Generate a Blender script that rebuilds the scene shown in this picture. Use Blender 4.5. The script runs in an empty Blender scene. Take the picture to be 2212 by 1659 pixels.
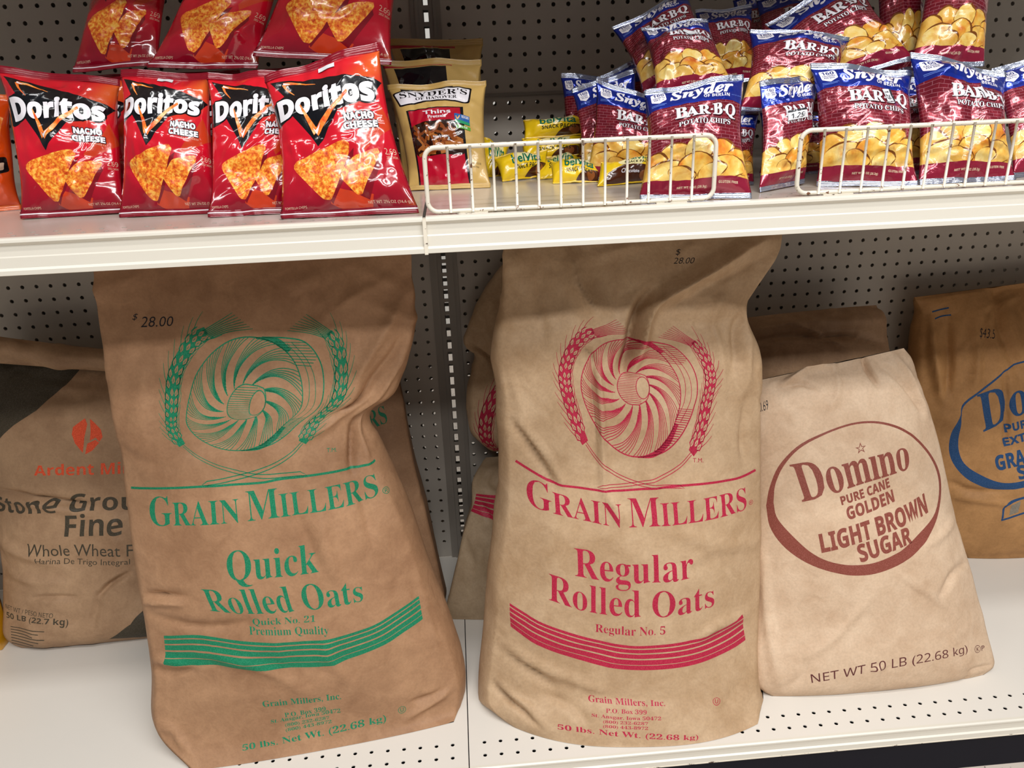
import bpy, math, random
import numpy as np
from mathutils import Matrix, Vector
from mathutils.geometry import tessellate_polygon

sc = bpy.context.scene
COL = sc.collection
I = 0.0254
PI = math.pi

# ---------------------------------------------------------------- camera
cam = bpy.data.cameras.new('camera')
cam.sensor_width = 36; cam.sensor_fit = 'HORIZONTAL'
cam.lens = 1691.84 / 2212 * 36
cam.clip_start = .01
camo = bpy.data.objects.new('camera', cam)
_r = Vector((.99642, -.07536, -.03809)); _d = Vector((-.06316, -.36647, -.92828)); _f = Vector((.05599, .92737, -.36992))
camo.matrix_world = Matrix(((_r.x, -_d.x, -_f.x, .034582), (_r.y, -_d.y, -_f.y, -1.465225), (_r.z, -_d.z, -_f.z, .980966), (0, 0, 0, 1)))
COL.objects.link(camo); sc.camera = camo

# ---------------------------------------------------------------- world, lights, exposure
w = bpy.data.worlds.new('store_air'); sc.world = w; w.use_nodes = True
bg = w.node_tree.nodes['Background']
bg.inputs[0].default_value = (.95, .97, 1.0, 1); bg.inputs[1].default_value = .10

def area(name, loc, size, power, color=(1, .988, .975), rot=(0, 0, 0)):
    l = bpy.data.lights.new(name, 'AREA'); l.shape = 'RECTANGLE'
    l.size, l.size_y = size; l.energy = power; l.color = color
    o = bpy.data.objects.new(name, l); o.location = loc; o.rotation_euler = rot
    COL.objects.link(o); return o

# fluorescent rows of the shop ceiling: over this aisle, farther back, and over the aisle behind
area('ceiling_tubes', (.55, -1.35, 3.0), (2.4, .16), 22)
area('ceiling_tubes', (-1.9, -1.35, 3.0), (1.2, .16), 9)
area('ceiling_tubes', (.75, -2.35, 3.0), (3.4, .3), 60)
area('ceiling_tubes', (.75, -3.4, 3.0), (3.4, .3), 95)
area('ceiling_tubes', (0, 1.2, 2.6), (3.0, .3), 18)

vs = sc.view_settings
sc.display_settings.display_device = 'sRGB'
vs.view_transform = 'Standard'; vs.look = 'None'; vs.gamma = 1; vs.use_curve_mapping = False
vs.exposure = .28
# ---------------------------------------------------------------- surfaces
def spline(P, t):
    """interpolating spline through the rows of P at parameters t in 0..1"""
    P = np.asarray(P, float); m = len(P) - 1
    x = np.clip(np.asarray(t, float), 0, 1) * m
    i = np.minimum(x.astype(int), m - 1); f = (x - i)[:, None]
    Q = np.vstack([2*P[0]-P[1], P, 2*P[-1]-P[-2]])
    a, b, c, d = Q[i], Q[i+1], Q[i+2], Q[i+3]
    return b + .5*f*((c-a) + f*((2*a-5*b+4*c-d) + f*(3*b-a-3*c+d)))

def unit(v):
    return v / np.maximum(np.linalg.norm(v, axis=-1, keepdims=True), 1e-12)

def sack_frame(rows, t):
    """rows: (Lx,Ly,Lz,Rx,Ry,Rz,bulge,thick,backbulge) -> left, right, outward normal, sizes at every t"""
    D = spline(np.array(rows, float), t)
    L, R = D[:, :3], D[:, 3:6]
    mid = (L + R) / 2
    T = unit(np.gradient(mid, axis=0))
    N = unit(np.cross(T, R - L))
    if N[:, 1].mean() > 0: N = -N
    k = max(3, len(t)//7); ker = np.hanning(2*k + 1); ker /= ker.sum()
    Np = np.vstack([np.repeat(N[:1], k, 0), N, np.repeat(N[-1:], k, 0)])
    N = unit(np.stack([np.convolve(Np[:, c], ker, 'valid') for c in range(3)], 1))
    w = np.clip((t - .84) / .16, 0, 1)[:, None]; w = w*w*(3 - 2*w)
    flat = N.copy(); flat[:, 2] = 0
    N = unit(N * (1 - w) + unit(flat) * w)
    return L, R, N, D[:, 6], D[:, 7], D[:, 8]

def sack_front(rows, nv, s):
    t = np.linspace(0, 1, nv + 1)
    L, R, N, b, th, bb = sack_frame(rows, t)
    prof = 1 - np.abs(2*s - 1)**2.6
    return L[:, None] + (R - L)[:, None]*s[None, :, None] + N[:, None]*b[:, None, None]*prof[None, :, None]

# ---------------------------------------------------------------- objects and tags
def tag(o, label=None, cat=None, group=None, kind=None):
    if label: o['label'] = label
    if cat: o['category'] = cat
    if group: o['group'] = group
    if kind: o['kind'] = kind
    return o

def empty(name, loc=(0, 0, 0)):
    o = bpy.data.objects.new(name, None); o.location = loc; o.empty_display_size = .02
    COL.objects.link(o); return o

def mesh_obj(name, V, F, mats, midx=None, parent=None, smooth=True, uv=None, normals=None):
    me = bpy.data.meshes.new(name)
    me.from_pydata(np.asarray(V, float).tolist(), [], F)
    for m in (mats if isinstance(mats, (list, tuple)) else [mats]): me.materials.append(m)
    if midx is not None: me.polygons.foreach_set('material_index', np.asarray(midx, np.int32))
    me.polygons.foreach_set('use_smooth', [smooth] * len(F))
    if uv is not None:
        lay = me.uv_layers.new(name='UVMap')
        li = np.empty(len(me.loops), np.int32); me.loops.foreach_get('vertex_index', li)
        lay.data.foreach_set('uv', np.asarray(uv, np.float32)[li].ravel())
    me.update()
    if normals is not None: me.normals_split_custom_set_from_vertices(normals.tolist())
    o = bpy.data.objects.new(name, me); COL.objects.link(o)
    if parent is not None:
        o.parent = parent
        o.matrix_parent_inverse = Matrix.Translation(parent.location).inverted()
    return o

# ---------------------------------------------------------------- materials
def lin(c):
    if isinstance(c, str): c = tuple(int(c[i:i+2], 16) / 255 for i in (0, 2, 4))
    return tuple((x / 12.92 if x <= .04045 else ((x + .055) / 1.055)**2.4) for x in c) + (1,)

class NT:
    def __init__(s, m): s.t = m.node_tree; s.n = s.t.nodes; s.b = s.n['Principled BSDF']
    def new(s, typ, **kw):
        n = s.n.new(typ)
        for k, v in kw.items():
            if hasattr(n, k) and not k.startswith('i_'): setattr(n, k, v)
        return n
    def link(s, a, b): s.t.links.new(a, b)
    def val(s, x):
        n = s.n.new('ShaderNodeValue'); n.outputs[0].default_value = x; return n.outputs[0]
    def math(s, op, a, b=None, c=None, clamp=False):
        n = s.n.new('ShaderNodeMath'); n.operation = op; n.use_clamp = clamp
        for k, x in enumerate((a, b, c)):
            if x is None: continue
            if isinstance(x, (int, float)): n.inputs[k].default_value = x
            else: s.link(x, n.inputs[k])
        return n.outputs[0]
    def mix(s, f, a, b):
        n = s.n.new('ShaderNodeMix'); n.data_type = 'RGBA'
        for sock, x in ((n.inputs[0], f), (n.inputs[6], a), (n.inputs[7], b)):
            if isinstance(x, (int, float)): sock.default_value = x
            elif isinstance(x, tuple): sock.default_value = x
            else: s.link(x, sock)
        return n.outputs[2]
    def noise(s, vec, scale, detail=3, rough=.55, dist=0):
        n = s.n.new('ShaderNodeTexNoise'); n.inputs['Scale'].default_value = scale
        n.inputs['Detail'].default_value = detail; n.inputs['Roughness'].default_value = rough
        n.inputs['Distortion'].default_value = dist
        if vec is not None: s.link(vec, n.inputs['Vector'])
        return n.outputs[0]
    def ramp(s, f, stops):
        n = s.n.new('ShaderNodeValToRGB'); e = n.color_ramp.elements
        while len(e) < len(stops): e.new(.5)
        for k, (p, c) in enumerate(stops): e[k].position = p; e[k].color = c
        s.link(f, n.inputs[0]); return n.outputs[0]
    def bump(s, h, strength, dist):
        n = s.n.new('ShaderNodeBump'); n.inputs['Strength'].default_value = strength; n.inputs['Distance'].default_value = dist
        s.link(h, n.inputs['Height']); s.link(n.outputs[0], s.b.inputs['Normal'])
    def obj(s):
        return s.n.new('ShaderNodeTexCoord').outputs['Object']
    def uv(s):
        n = s.n.new('ShaderNodeTexCoord'); x = s.n.new('ShaderNodeSeparateXYZ'); s.link(n.outputs['UV'], x.inputs[0])
        return n.outputs['UV'], x.outputs[0], x.outputs[1]

MATS = {}
def base_mat(name, color, rough=.5, spec=.5, metal=0, coat=0, coat_r=.05):
    m = bpy.data.materials.new(name); m.use_nodes = True
    t = NT(m); b = t.b
    b.inputs['Base Color'].default_value = lin(color)
    b.inputs['Roughness'].default_value = rough; b.inputs['Metallic'].default_value = metal
    b.inputs['Specular IOR Level'].default_value = spec
    b.inputs['Coat Weight'].default_value = coat; b.inputs['Coat Roughness'].default_value = coat_r
    return m, t

def kraft(name, color, dark):
    """unbleached multiwall paper with fibre mottling and fine creasing"""
    m, t = base_mat(name, color, .62, .3)
    o = t.obj()
    n1 = t.noise(o, 9, 4); n2 = t.noise(o, 260, 2); n3 = t.noise(o, 38, 5, .6, .6)
    f = t.math('ADD', t.math('MULTIPLY', n1, .6), t.math('MULTIPLY', n3, .4))
    c = t.mix(t.ramp(f, [(.36, (0, 0, 0, 1)), (.66, (1, 1, 1, 1))]), lin(dark), lin(color))
    sp = t.ramp(n2, [(.35, (.86, .86, .86, 1)), (.6, (1, 1, 1, 1))])
    mul = t.new('ShaderNodeMix'); mul.data_type = 'RGBA'; mul.blend_type = 'MULTIPLY'; mul.inputs[0].default_value = .6
    t.link(c, mul.inputs[6]); t.link(sp, mul.inputs[7]); t.link(mul.outputs[2], t.b.inputs['Base Color'])
    h = t.math('ADD', t.math('MULTIPLY', n3, 1.0), t.math('MULTIPLY', n2, .05))
    t.bump(h, .22, .006)
    MATS[name] = m; return m

def ink(name, color, rough=.55):
    m, t = base_mat(name, color, rough, .3)
    o = t.obj(); n3 = t.noise(o, 38, 5, .6, .6); t.bump(n3, .22, .006)
    n = t.noise(o, 700, 2)
    c = t.mix(t.ramp(n, [(.35, (0, 0, 0, 1)), (.55, (1, 1, 1, 1))]), tuple(min(1, x*1.25 + .02) for x in lin(color)[:3]) + (1,), lin(color))
    t.link(c, t.b.inputs['Base Color'])
    MATS[name] = m; return m

FILM_BUMP = dict(tortilla=(.25, 30), foil=(.5, 60))
def film_bump(t, k=.25, sc_=45):
    o = t.obj(); n = t.noise(o, sc_, 3, .5, 1.2); t.bump(n, k, .004)

def film(name, color, rough=.16, coat=.6, metal=0, bump=.12, spec=.5):
    m, t = base_mat(name, color, rough, spec, metal, coat, .06)
    film_bump(t, bump); MATS[name] = m; return m

# ---------------------------------------------------------------- flat artwork: lists of triangles (x right, y up)
def _alpha(s, up, lo, dg=None):
    r = ''
    for ch in s:
        if 'A' <= ch <= 'Z': r += chr(up + ord(ch) - 65)
        elif 'a' <= ch <= 'z': r += chr(lo + ord(ch) - 97)
        elif '0' <= ch <= '9' and dg: r += chr(dg + ord(ch) - 48)
        else: r += ch
    return r

def raw_text(s, style):
    off = 0; shear = 0
    if style in ('serif', 'smallcaps'): s = _alpha(s, 0x1D400, 0x1D41A, 0x1D7CE); off = -.006
    elif style in ('serifbold', 'domino'): s = _alpha(s, 0x1D400, 0x1D41A, 0x1D7CE); off = .004 if style == 'domino' else 0
    elif style == 'sans2': s = _alpha(s, 0x1D5A0, 0x1D5BA, 0x1D7E2)
    elif style == 'bold': s = _alpha(s, 0x1D5D4, 0x1D5EE, 0x1D7EC)
    elif style == 'narrow': s = _alpha(s, 0x1D5D4, 0x1D5EE, 0x1D7EC); off = .022
    elif style == 'boldfat': s = _alpha(s, 0x1D5D4, 0x1D5EE, 0x1D7EC); off = .035
    elif style == 'bolditalic': s = _alpha(s, 0x1D63C, 0x1D656, 0x1D7EC)
    elif style == 'serifitalic': s = _alpha(s, 0x1D468, 0x1D482, 0x1D7CE); off = .012
    elif style == 'hand': shear = .25; off = -.004
    elif style == 'sansheavy': off = .02
    c = bpy.data.curves.new('glyphs', 'FONT'); c.body = s; c.size = 1; c.offset = off; c.resolution_u = 3; c.shear = shear
    o = bpy.data.objects.new('glyphs', c); COL.objects.link(o)
    bpy.context.view_layer.update()
    me = o.to_mesh(); me.calc_loop_triangles()
    V = np.array([v.co[:2] for v in me.vertices]); T = np.array([t.vertices[:] for t in me.loop_triangles])
    o.to_mesh_clear(); bpy.data.objects.remove(o); bpy.data.curves.remove(c)
    if len(T) == 0: return np.zeros((0, 3, 2))
    return V[T]

_tc = {}
def text_tris(s, style):
    """triangles of a string, scaled so that its ink fills the unit square"""
    k = (s, style)
    if k in _tc: return _tc[k]
    if style == 'smallcaps':
        x = 0; out = []
        for wd in s.split(' '):
            for j, part in enumerate((wd[0], wd[1:])):
                if not part: continue
                T = raw_text(part, 'smallcaps') * (1 if j == 0 else .78)
                T[..., 0] += x - T[..., 0].min(); x = T[..., 0].max() + (.03 if j == 0 else .2)
                out.append(T)
        T = np.vstack(out)
    elif style == 'domino':
        x = 0; out = []
        for part in ('Dom', 'i', 'no'):
            T = raw_text(part, 'domino')
            if part == 'i': T = T[T[..., 1].mean(1) < .5]
            T = T.copy(); T[..., 0] += x - T[..., 0].min(); x = T[..., 0].max() + .02; out.append(T)
        T = np.vstack(out)
    elif style == 'hand':
        T = raw_text(s, 'hand')
    else:
        T = raw_text(s, 'sans' if style == 'star' else style)
    lo = T.reshape(-1, 2).min(0); hi = T.reshape(-1, 2).max(0)
    T = (T - lo) / (hi - lo)
    _tc[k] = T; return T

def poly_tris(pts):
    vs_ = [Vector((p[0], p[1], 0)) for p in pts]
    return np.array([[pts[i] for i in f] for f in tessellate_polygon([vs_])], float)

def curve(P, n):
    return spline(np.asarray(P, float), np.linspace(0, 1, n + 1))

def along(P, x):
    """points at fractions x of the length of the smooth curve through P"""
    Q = curve(P, 24*(len(P) - 1)); c = np.concatenate([[0], np.cumsum(np.linalg.norm(np.diff(Q, axis=0), axis=1))]); c /= c[-1]
    return np.stack([np.interp(x, c, Q[:, 0]), np.interp(x, c, Q[:, 1])], 1)

def strip(A, B):
    """triangles between two polylines of equal length"""
    A = np.asarray(A, float); B = np.asarray(B, float)
    return np.array([x for k in range(len(A) - 1) for x in ((A[k], A[k+1], B[k+1]), (A[k], B[k+1], B[k]))])

def stroke(P, w0, w1=None, n=None, closed=False):
    P = np.asarray(P, float)
    if n: P = curve(P, n)
    w1 = w0 if w1 is None else w1
    d = np.gradient(P, axis=0)
    if closed: d[0] = d[-1] = P[1] - P[-2]
    d = unit(d); nr = np.stack([-d[:, 1], d[:, 0]], 1) * (np.linspace(w0, w1, len(P)) / 2)[:, None]
    return strip(P - nr, P + nr)

def ellipse(cx, cy, rx, ry, n=32, a0=0, a1=2*PI, rot=0):
    a = np.linspace(a0, a1, n + 1); x = rx*np.cos(a); y = ry*np.sin(a)
    return np.stack([cx + x*math.cos(rot) - y*math.sin(rot), cy + x*math.sin(rot) + y*math.cos(rot)], 1)

def fan(P):
    c = P.mean(0); return np.array([(c, P[k], P[k+1]) for k in range(len(P) - 1)])

def warp(T, top, bot):
    """unit-square artwork onto the strip between two polylines (left to right) in (s, t)"""
    x, y = T[..., 0].ravel(), T[..., 1].ravel()
    A = along(top, x); B = along(bot, x)
    return (B + (A - B) * y[:, None]).reshape(T.shape)

# the millstone and the two ears of grain printed on the oat sacks
_em = None
def emblem_tris():
    global _em
    if _em is not None: return _em
    S = []; Pp = []
    def st(P, w, n=None): S.append(stroke(P, w, n=n))
    cx, cy, R = 662, 626, 390
    st(ellipse(cx, cy, R, R, 72), 7)
    rim = [(740, 237), (900, 240), (1020, 262), (1110, 345), (1160, 445), (1178, 560), (1160, 680), (1110, 795), (1020, 900), (900, 972), (740, 1012)]
    st(rim, 8, 50)
    st([(930, 262), (1050, 370), (1110, 470), (1132, 590), (1110, 700), (1050, 800)], 4, 30)
    st([(900, 270), (1020, 380), (1072, 480), (1088, 590), (1068, 700), (1010, 800)], 4, 30)
    def rx_(y): return cx + math.sqrt(max(0, R*R - (y - cy)**2))
    def rim_x(y):
        pts = sorted(rim[1:-1], key=lambda p: p[1])
        for (xa, ya), (xb, yb) in zip(pts, pts[1:]):
            if ya <= y <= yb: return xa + (xb - xa)*(y - ya)/(yb - ya + 1e-6)
        return 1000
    for k in range(9):
        y = 262 + 15*k; st([(rx_(y) - 3, y), (min(rim_x(y) - (0 if k < 6 else 20*(k-5)), 1130), y + 2)], 4)
    for k in range(20):
        y = 725 + 13*k; S.append(stroke([(rx_(y) - 5, y), (rim_x(y), y - 4)], 4 + .35*k, 4))
    S.append(strip(curve([(700, 1014), (820, 985), (930, 900), (1010, 810)], 20), curve([(705, 1019), (840, 1000), (960, 925), (1035, 815)], 20)))
    S.append(strip(curve([(700, 236), (800, 236), (860, 250), (930, 300)], 16), curve([(700, 245), (790, 262), (850, 290), (905, 320)], 16)))
    # furrows
    rnd = random.Random(5)
    ng = 14
    for g in range(ng):
        th0 = 2*PI*g/ng + .1
        for l in range(6):
            r0 = 124 + l*13; r1 = R - 4
            P = []
            for q in range(13):
                u = q/12; r = r0 + (r1 - r0)*u; th = th0 + .66*u**1.15 + l*(.052*(1-u) + .068*u)
                P.append((cx - 12 + (r)*math.cos(th) + 12*u, cy - 15*(1-u) + r*math.sin(th)))
            S.append(stroke(P, 6.2, 4.2))
    # hub
    hub = np.vstack([ellipse(660, 605, 108, 125, 30, PI/2, 3*PI/2), [(735, 487)], ellipse(748, 597, 55, 112, 20, -PI/2*.7, PI/2*.7), [(720, 728)]])
    Pp.append(fan(np.vstack([hub, hub[:1]])))
    H = []
    H.append(stroke(np.vstack([hub, hub[:1]]), 6))
    for k in range(17):
        y = 497 + 13.6*k; a = (y - 605)/125
        xl = 660 - 108*math.sqrt(max(0, 1 - a*a)); b = (y - 597)/87
        xr = 750 - 52*math.sqrt(max(0, 1 - b*b)) if abs(b) < 1 else 735
        H.append(stroke([(xl, y), (xr, y)], 4))
    H.append(stroke(ellipse(750, 597, 52, 87, 40), 6))
    # grain ears
    def ear(sp, side, w0):
        C = curve(sp, 60); d = unit(np.gradient(C, axis=0)); nr = np.stack([-d[:, 1], d[:, 0]], 1)
        wd = w0*1.3*np.sin(PI*np.clip(np.linspace(.06, .97, 61), 0, 1))**.35
        S.append(strip(C - nr*wd[:, None], C + nr*wd[:, None]))
        for k in range(13):
            i = int(2 + k*4.3)
            for sd in (-1, 0, 1):
                if sd == 0: i = min(i + 2, 58)
                b = C[i] + nr[i]*sd*w0*.68; dd = unit(d[i] + nr[i]*sd*.22); nn = np.array([-dd[1], dd[0]])
                L = 50
                leaf = [b, b + dd*L*.35 + nn*11, b + dd*L*.7 + nn*8, b + dd*L, b + dd*L*.7 - nn*8, b + dd*L*.35 - nn*11]
                Pp.append(fan(np.array(leaf + [b])))
                H.append(stroke([b + dd*12, b + dd*L*.62], 5, 3))
                if sd == 0: continue
                e = b + nn*sd*0 + dd*20 + nr[i]*sd*8
                S.append(stroke([e, e + unit(d[i] + nr[i]*sd*.42)*65, e + unit(d[i] + nr[i]*sd*.33)*125], 5, 2.5, n=6))
                S.append(fan(np.array([b - dd*6, b + dd*10 + nr[i]*sd*20, b + dd*36 + nr[i]*sd*15, b + dd*62, b - dd*6])))
    ear([(292, 990), (232, 900), (185, 790), (160, 670), (153, 560), (172, 450), (225, 340), (300, 255), (380, 205)], -1, 36)
    ear([(1135, 950), (1185, 880), (1228, 780), (1252, 680), (1275, 580), (1283, 480), (1262, 380), (1228, 280), (1180, 205)], 1, 34)
    for k in range(8):
        S.append(stroke([(352 + 8*k, 212 + 5*k), (470 + 8*k, 155 + 8*k), (560 + 18*k, 108 + (k*12))], 6, 3, n=8))
        S.append(stroke([(1200 - 6*k, 206 + 5*k), (1110 - 8*k, 150 + 9*k), (1040 - 19*k, 108 + 13*k)], 6, 3, n=8))
    # stems
    for o in (-9, 9):
        S.append(stroke([(296, 990 + o), (380, 1060 + o), (500, 1117 + o), (640, 1150 + o), (800, 1162 + o), (1050, 1140 + o)], 4.5, n=30))
        S.append(stroke([(1138, 950 + o), (1040, 1030 + o), (900, 1100 + o), (740, 1150 + o), (560, 1190 + o), (430, 1212 + o)], 4.5, n=30))
    S.append(stroke([(1050, 1131), (1085, 1148), (1050, 1150)], 4.5)); S.append(stroke([(430, 1203), (390, 1224), (430, 1222)], 4.5))
    def norm(L):
        T = np.vstack(L); x = T[..., 0]; y = T[..., 1] + .1*(x - 660)
        # crop px -> unit square of the printed block (0..1720 x 98..1229)
        return np.stack([x/1720, 1 - (y - 98)/1131], -1)
    _em = (norm(S), norm(Pp), norm(H)); return _em

# ---------------------------------------------------------------- artwork -> pieces that lie in single cells of a surface grid
def _split(poly, fa, fb):
    v = [fa*p[0] + fb*p[1] for p in poly]
    lo = math.floor(min(v) + 1e-7); hi = math.ceil(max(v) - 1e-7)
    if hi - lo <= 1: return [poly]
    out = []; rest = poly
    for k in range(lo + 1, hi):
        a = []; b = []
        n = len(rest); vv = [fa*p[0] + fb*p[1] - k for p in rest]
        for i in range(n):
            p, q, x, y = rest[i], rest[(i+1) % n], vv[i], vv[(i+1) % n]
            if x <= 0: a.append(p)
            if x >= 0: b.append(p)
            if (x < 0 < y) or (y < 0 < x):
                u = x/(x - y); r = (p[0] + (q[0]-p[0])*u, p[1] + (q[1]-p[1])*u); a.append(r); b.append(r)
        if len(a) > 2: out.append(a)
        rest = b
        if len(rest) < 3: break
    if len(rest) > 2: out.append(rest)
    return out

def cut_to_grid(layers, nu, nv):
    """layers: [(tris (n,3,2) in (s,t), material key, layer number)] -> flat arrays for drape()"""
    X = []; F = []; K = []; Ly = []; Ti = []
    for T, key, lay in layers:
        if len(T) == 0: continue
        G = T * np.array([nu, nv])
        for tri in G:
            a = (tri[1][0]-tri[0][0])*(tri[2][1]-tri[0][1]) - (tri[1][1]-tri[0][1])*(tri[2][0]-tri[0][0])
            if abs(a) < 1e-7: continue
            if tri[:, 0].min() < 0 or tri[:, 0].max() > nu or tri[:, 1].min() < 0 or tri[:, 1].max() > nv:
                tri = np.stack([np.clip(tri[:, 0], 0, nu), np.clip(tri[:, 1], 0, nv)], 1)
            base = [tuple(p) for p in tri]
            if a > 0: base.reverse()
            for p1 in _split(base, 1, 0):
                for p2 in _split(p1, 0, 1):
                    for p3 in _split(p2, 1, 1):
                        cx = sum(p[0] for p in p3)/len(p3); cy = sum(p[1] for p in p3)/len(p3)
                        i = min(int(cx), nu-1); j = min(int(cy), nv-1); up = (cx - i) + (cy - j) > 1
                        s0 = len(X); X.extend(p3); Ti.extend([(i, j, up)]*len(p3)); Ly.extend([lay]*len(p3))
                        F.append(list(range(s0, s0 + len(p3)))); K.append(key)
    return dict(X=np.array(X, float).reshape(-1, 2), F=F, K=K, L=np.array(Ly, float), T=np.array(Ti, int).reshape(-1, 3))

LAYER = .00011
def drape(cut, P, N):
    """positions / normals of the cut artwork on a front grid P (nv+1, nu+1, 3)"""
    x, y = cut['X'][:, 0], cut['X'][:, 1]; i, j, up = cut['T'].T
    fx = x - i; fy = y - j; up = up.astype(bool)
    def ev(A):
        a, b, c, d = A[j, i], A[j, i+1], A[j+1, i], A[j+1, i+1]
        lo = a + (b - a)*fx[:, None] + (c - a)*fy[:, None]
        hi = d + (c - d)*(1 - fx)[:, None] + (b - d)*(1 - fy)[:, None]
        return np.where(up[:, None], hi, lo)
    n = unit(ev(N))
    return ev(P) + n*(cut['L']*LAYER)[:, None], n

def vnormals(V, T):
    a, b, c = V[T[:, 0]], V[T[:, 1]], V[T[:, 2]]
    n = np.cross(b - a, c - a); N = np.zeros_like(V)
    for k in range(3): np.add.at(N, T[:, k], n)
    return unit(N)

def tents(P, seed, K, amp, wid, rad):
    """random crease ridges and valleys over points P (n,3)"""
    r = np.random.RandomState(seed); h = np.zeros(len(P))
    idx = r.randint(0, len(P), K)
    for q in idx:
        d = r.normal(size=3); d /= np.linalg.norm(d)
        w_ = wid*(.5 + r.rand()); R = rad*(.5 + r.rand()); a = amp*(r.rand()*1.6 - .7)
        D = P - P[q]; u = np.abs(D @ d); e = np.exp(-(D**2).sum(1)/(R*R))
        h += a*np.clip(1 - u/w_, 0, 1)*e
    return h

# ---------------------------------------------------------------- paper sacks
def build_sack(name, rows, mat, prints=(), creases=(), seed=0, nu=84, nv=150, amp=.0058, bow=.3, parent=None, inkmap=None, topw=1.0):
    rows = np.array(rows, float)
    s = np.linspace(0, 1, nu + 1); t = np.linspace(0, 1, nv + 1)
    L, R, Nn, b, th, bb = sack_frame(rows, t)
    th = np.maximum(th, .003)
    front = sack_front(rows, nv, s)
    ns = 8; nb = nu // 3
    W = R - L
    side = lambda E, E2, out: np.stack([E + (E2 - E)*u + out*(math.sin(PI*u)*bow*th[:, None]*.5) for u in np.linspace(0, 1, ns + 1)[1:-1]], 1)
    Lb = L - Nn*th[:, None]; Rb = R - Nn*th[:, None]
    outR = unit(W)
    sR = side(R, Rb, outR); sL = side(Lb, L, -outR)
    sb = np.linspace(1, 0, nb + 1); prof = 1 - np.abs(2*sb - 1)**2.6
    back = Lb[:, None] + W[:, None]*sb[None, :, None] - Nn[:, None]*bb[:, None, None]*prof[None, :, None]
    ring = np.concatenate([front, sR, back, sL], 1)
    ring[-1, :, 2] = rows[-1, 2] if abs(rows[-1, 2] - rows[-1, 5]) < 1e-3 else ring[-1, :, 2]
    M = ring.shape[1]; n0 = nu + 1
    V = ring.reshape(-1, 3).copy()
    T = []; 
    for j in range(nv):
        a = j*M; c = (j+1)*M
        for i in range(M):
            i2 = (i+1) % M
            T.append((a+i, c+i, a+i2)); T.append((a+i2, c+i, c+i2))
    Ta = np.array(T); N = vnormals(V, Ta)
    # displacement: broad slack, crumples, and the creases seen in the photo
    tt = np.repeat(t, M)
    edge = np.clip(tt/.03, 0, 1)*np.clip((1 - tt)/.05, 0, 1)
    h = tents(V, seed, 46, amp*1.5, .035, .09) + tents(V, seed+1, 120, amp*.75, .014, .045) + tents(V, seed+2, 160, amp*.3, .006, .022)
    h *= edge*(topw*(1 - tt)*.7 + .45)
    Hf = np.zeros((nv+1, M))
    if len(creases):
        Ws = np.linalg.norm(W, axis=1).mean(); Hs = np.linalg.norm(np.diff((L + R)/2, axis=0), axis=1).sum()
        cum = np.concatenate([[0], np.cumsum(np.linalg.norm(np.diff((L + R)/2, axis=0), axis=1))])
        gx, gy = np.meshgrid(s*Ws, cum)
        for pts, hh, wd in creases:
            q = np.array(pts, float); q = np.stack([q[:, 0]*Ws, np.interp(q[:, 1], t, cum)], 1); q = curve(q, 16)
            best = np.full(gx.shape, 1e9); arc = np.zeros(gx.shape)
            for k in range(len(q) - 1):
                d = q[k+1] - q[k]; l2 = (d*d).sum() + 1e-12
                u = np.clip(((gx - q[k, 0])*d[0] + (gy - q[k, 1])*d[1])/l2, 0, 1)
                dist = np.hypot(gx - q[k, 0] - u*d[0], gy - q[k, 1] - u*d[1])
                m_ = dist < best; best = np.where(m_, dist, best); arc = np.where(m_, (k + u)/16, arc)
            Hf[:, :n0] += 1.5*hh*np.clip(1 - best/wd, 0, 1)**1.3*np.sin(PI*np.clip(arc*.86 + .07, 0, 1))**.7
        sm = np.sin(PI*np.clip(s, 0, 1))**.12; sm[0] = sm[-1] = .0
        Hf[:, :n0] *= sm
    V = V + N*(h + Hf.ravel())[:, None]
    V[:, 2] = np.maximum(V[:, 2], rows[:, [2, 5]].min() if rows[:, [2, 5]].min() > .01 else .0006)
    N = vnormals(V, Ta)
    F = [tuple(x) for x in T]
    F.append(tuple(range((nv)*M, (nv)*M + M))); F.append(tuple(reversed(range(M))))
    mats = [mat]; mi = [0]*len(F)
    uv = np.zeros((len(V), 2)); uv[:, 0] = np.tile(np.concatenate([s, np.ones(ns-1), sb, np.zeros(ns-1)]), nv+1); uv[:, 1] = 1 - tt
    nrm = N
    if prints:
        lay = []
        for p in prints:
            if p[0] == 'text': lay.append((warp(text_tris(p[1], p[2]), p[3], p[4]), p[5], 1))
            elif p[0] == 'band':
                xs = np.linspace(0, 1, len(p[1])*5); A = along(p[1], xs) if len(p[1]) < 15 else curve(p[1], len(p[1])*4); B = along(p[2], xs) if len(p[1]) < 15 else curve(p[2], len(p[1])*4)
                for f0, f1 in p[4]: lay.append((strip(A + (B-A)*f0, A + (B-A)*f1), p[3], 1))
            elif p[0] == 'poly': lay.append((poly_tris(p[1]), p[2], 1))
            elif p[0] == 'emblem':
                q = p[1]
                for l, (TT, key) in enumerate(zip(emblem_tris(), (p[2], 'paper', p[2]))):
                    lay.append((warp(TT, [q[0], q[1]], [q[3], q[2]]), key, 1 + l))
        cut = cut_to_grid(lay, nu, nv)
        Gp = V.reshape(nv+1, M, 3)[:, :n0]; Gn = N.reshape(nv+1, M, 3)[:, :n0]
        DV, DN = drape(cut, Gp, Gn)
        o0 = len(V); keys = sorted(set(cut['K']))
        for k in keys: mats.append(mat if k == 'paper' else MATS[k])
        mi += [1 + keys.index(k) for k in cut['K']]
        F += [tuple(i + o0 for i in f) for f in cut['F']]
        V = np.vstack([V, DV]); nrm = np.vstack([N, DN])
        uv = np.vstack([uv, np.stack([cut['X'][:, 0]/nu, 1 - cut['X'][:, 1]/nv], 1)])
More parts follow.
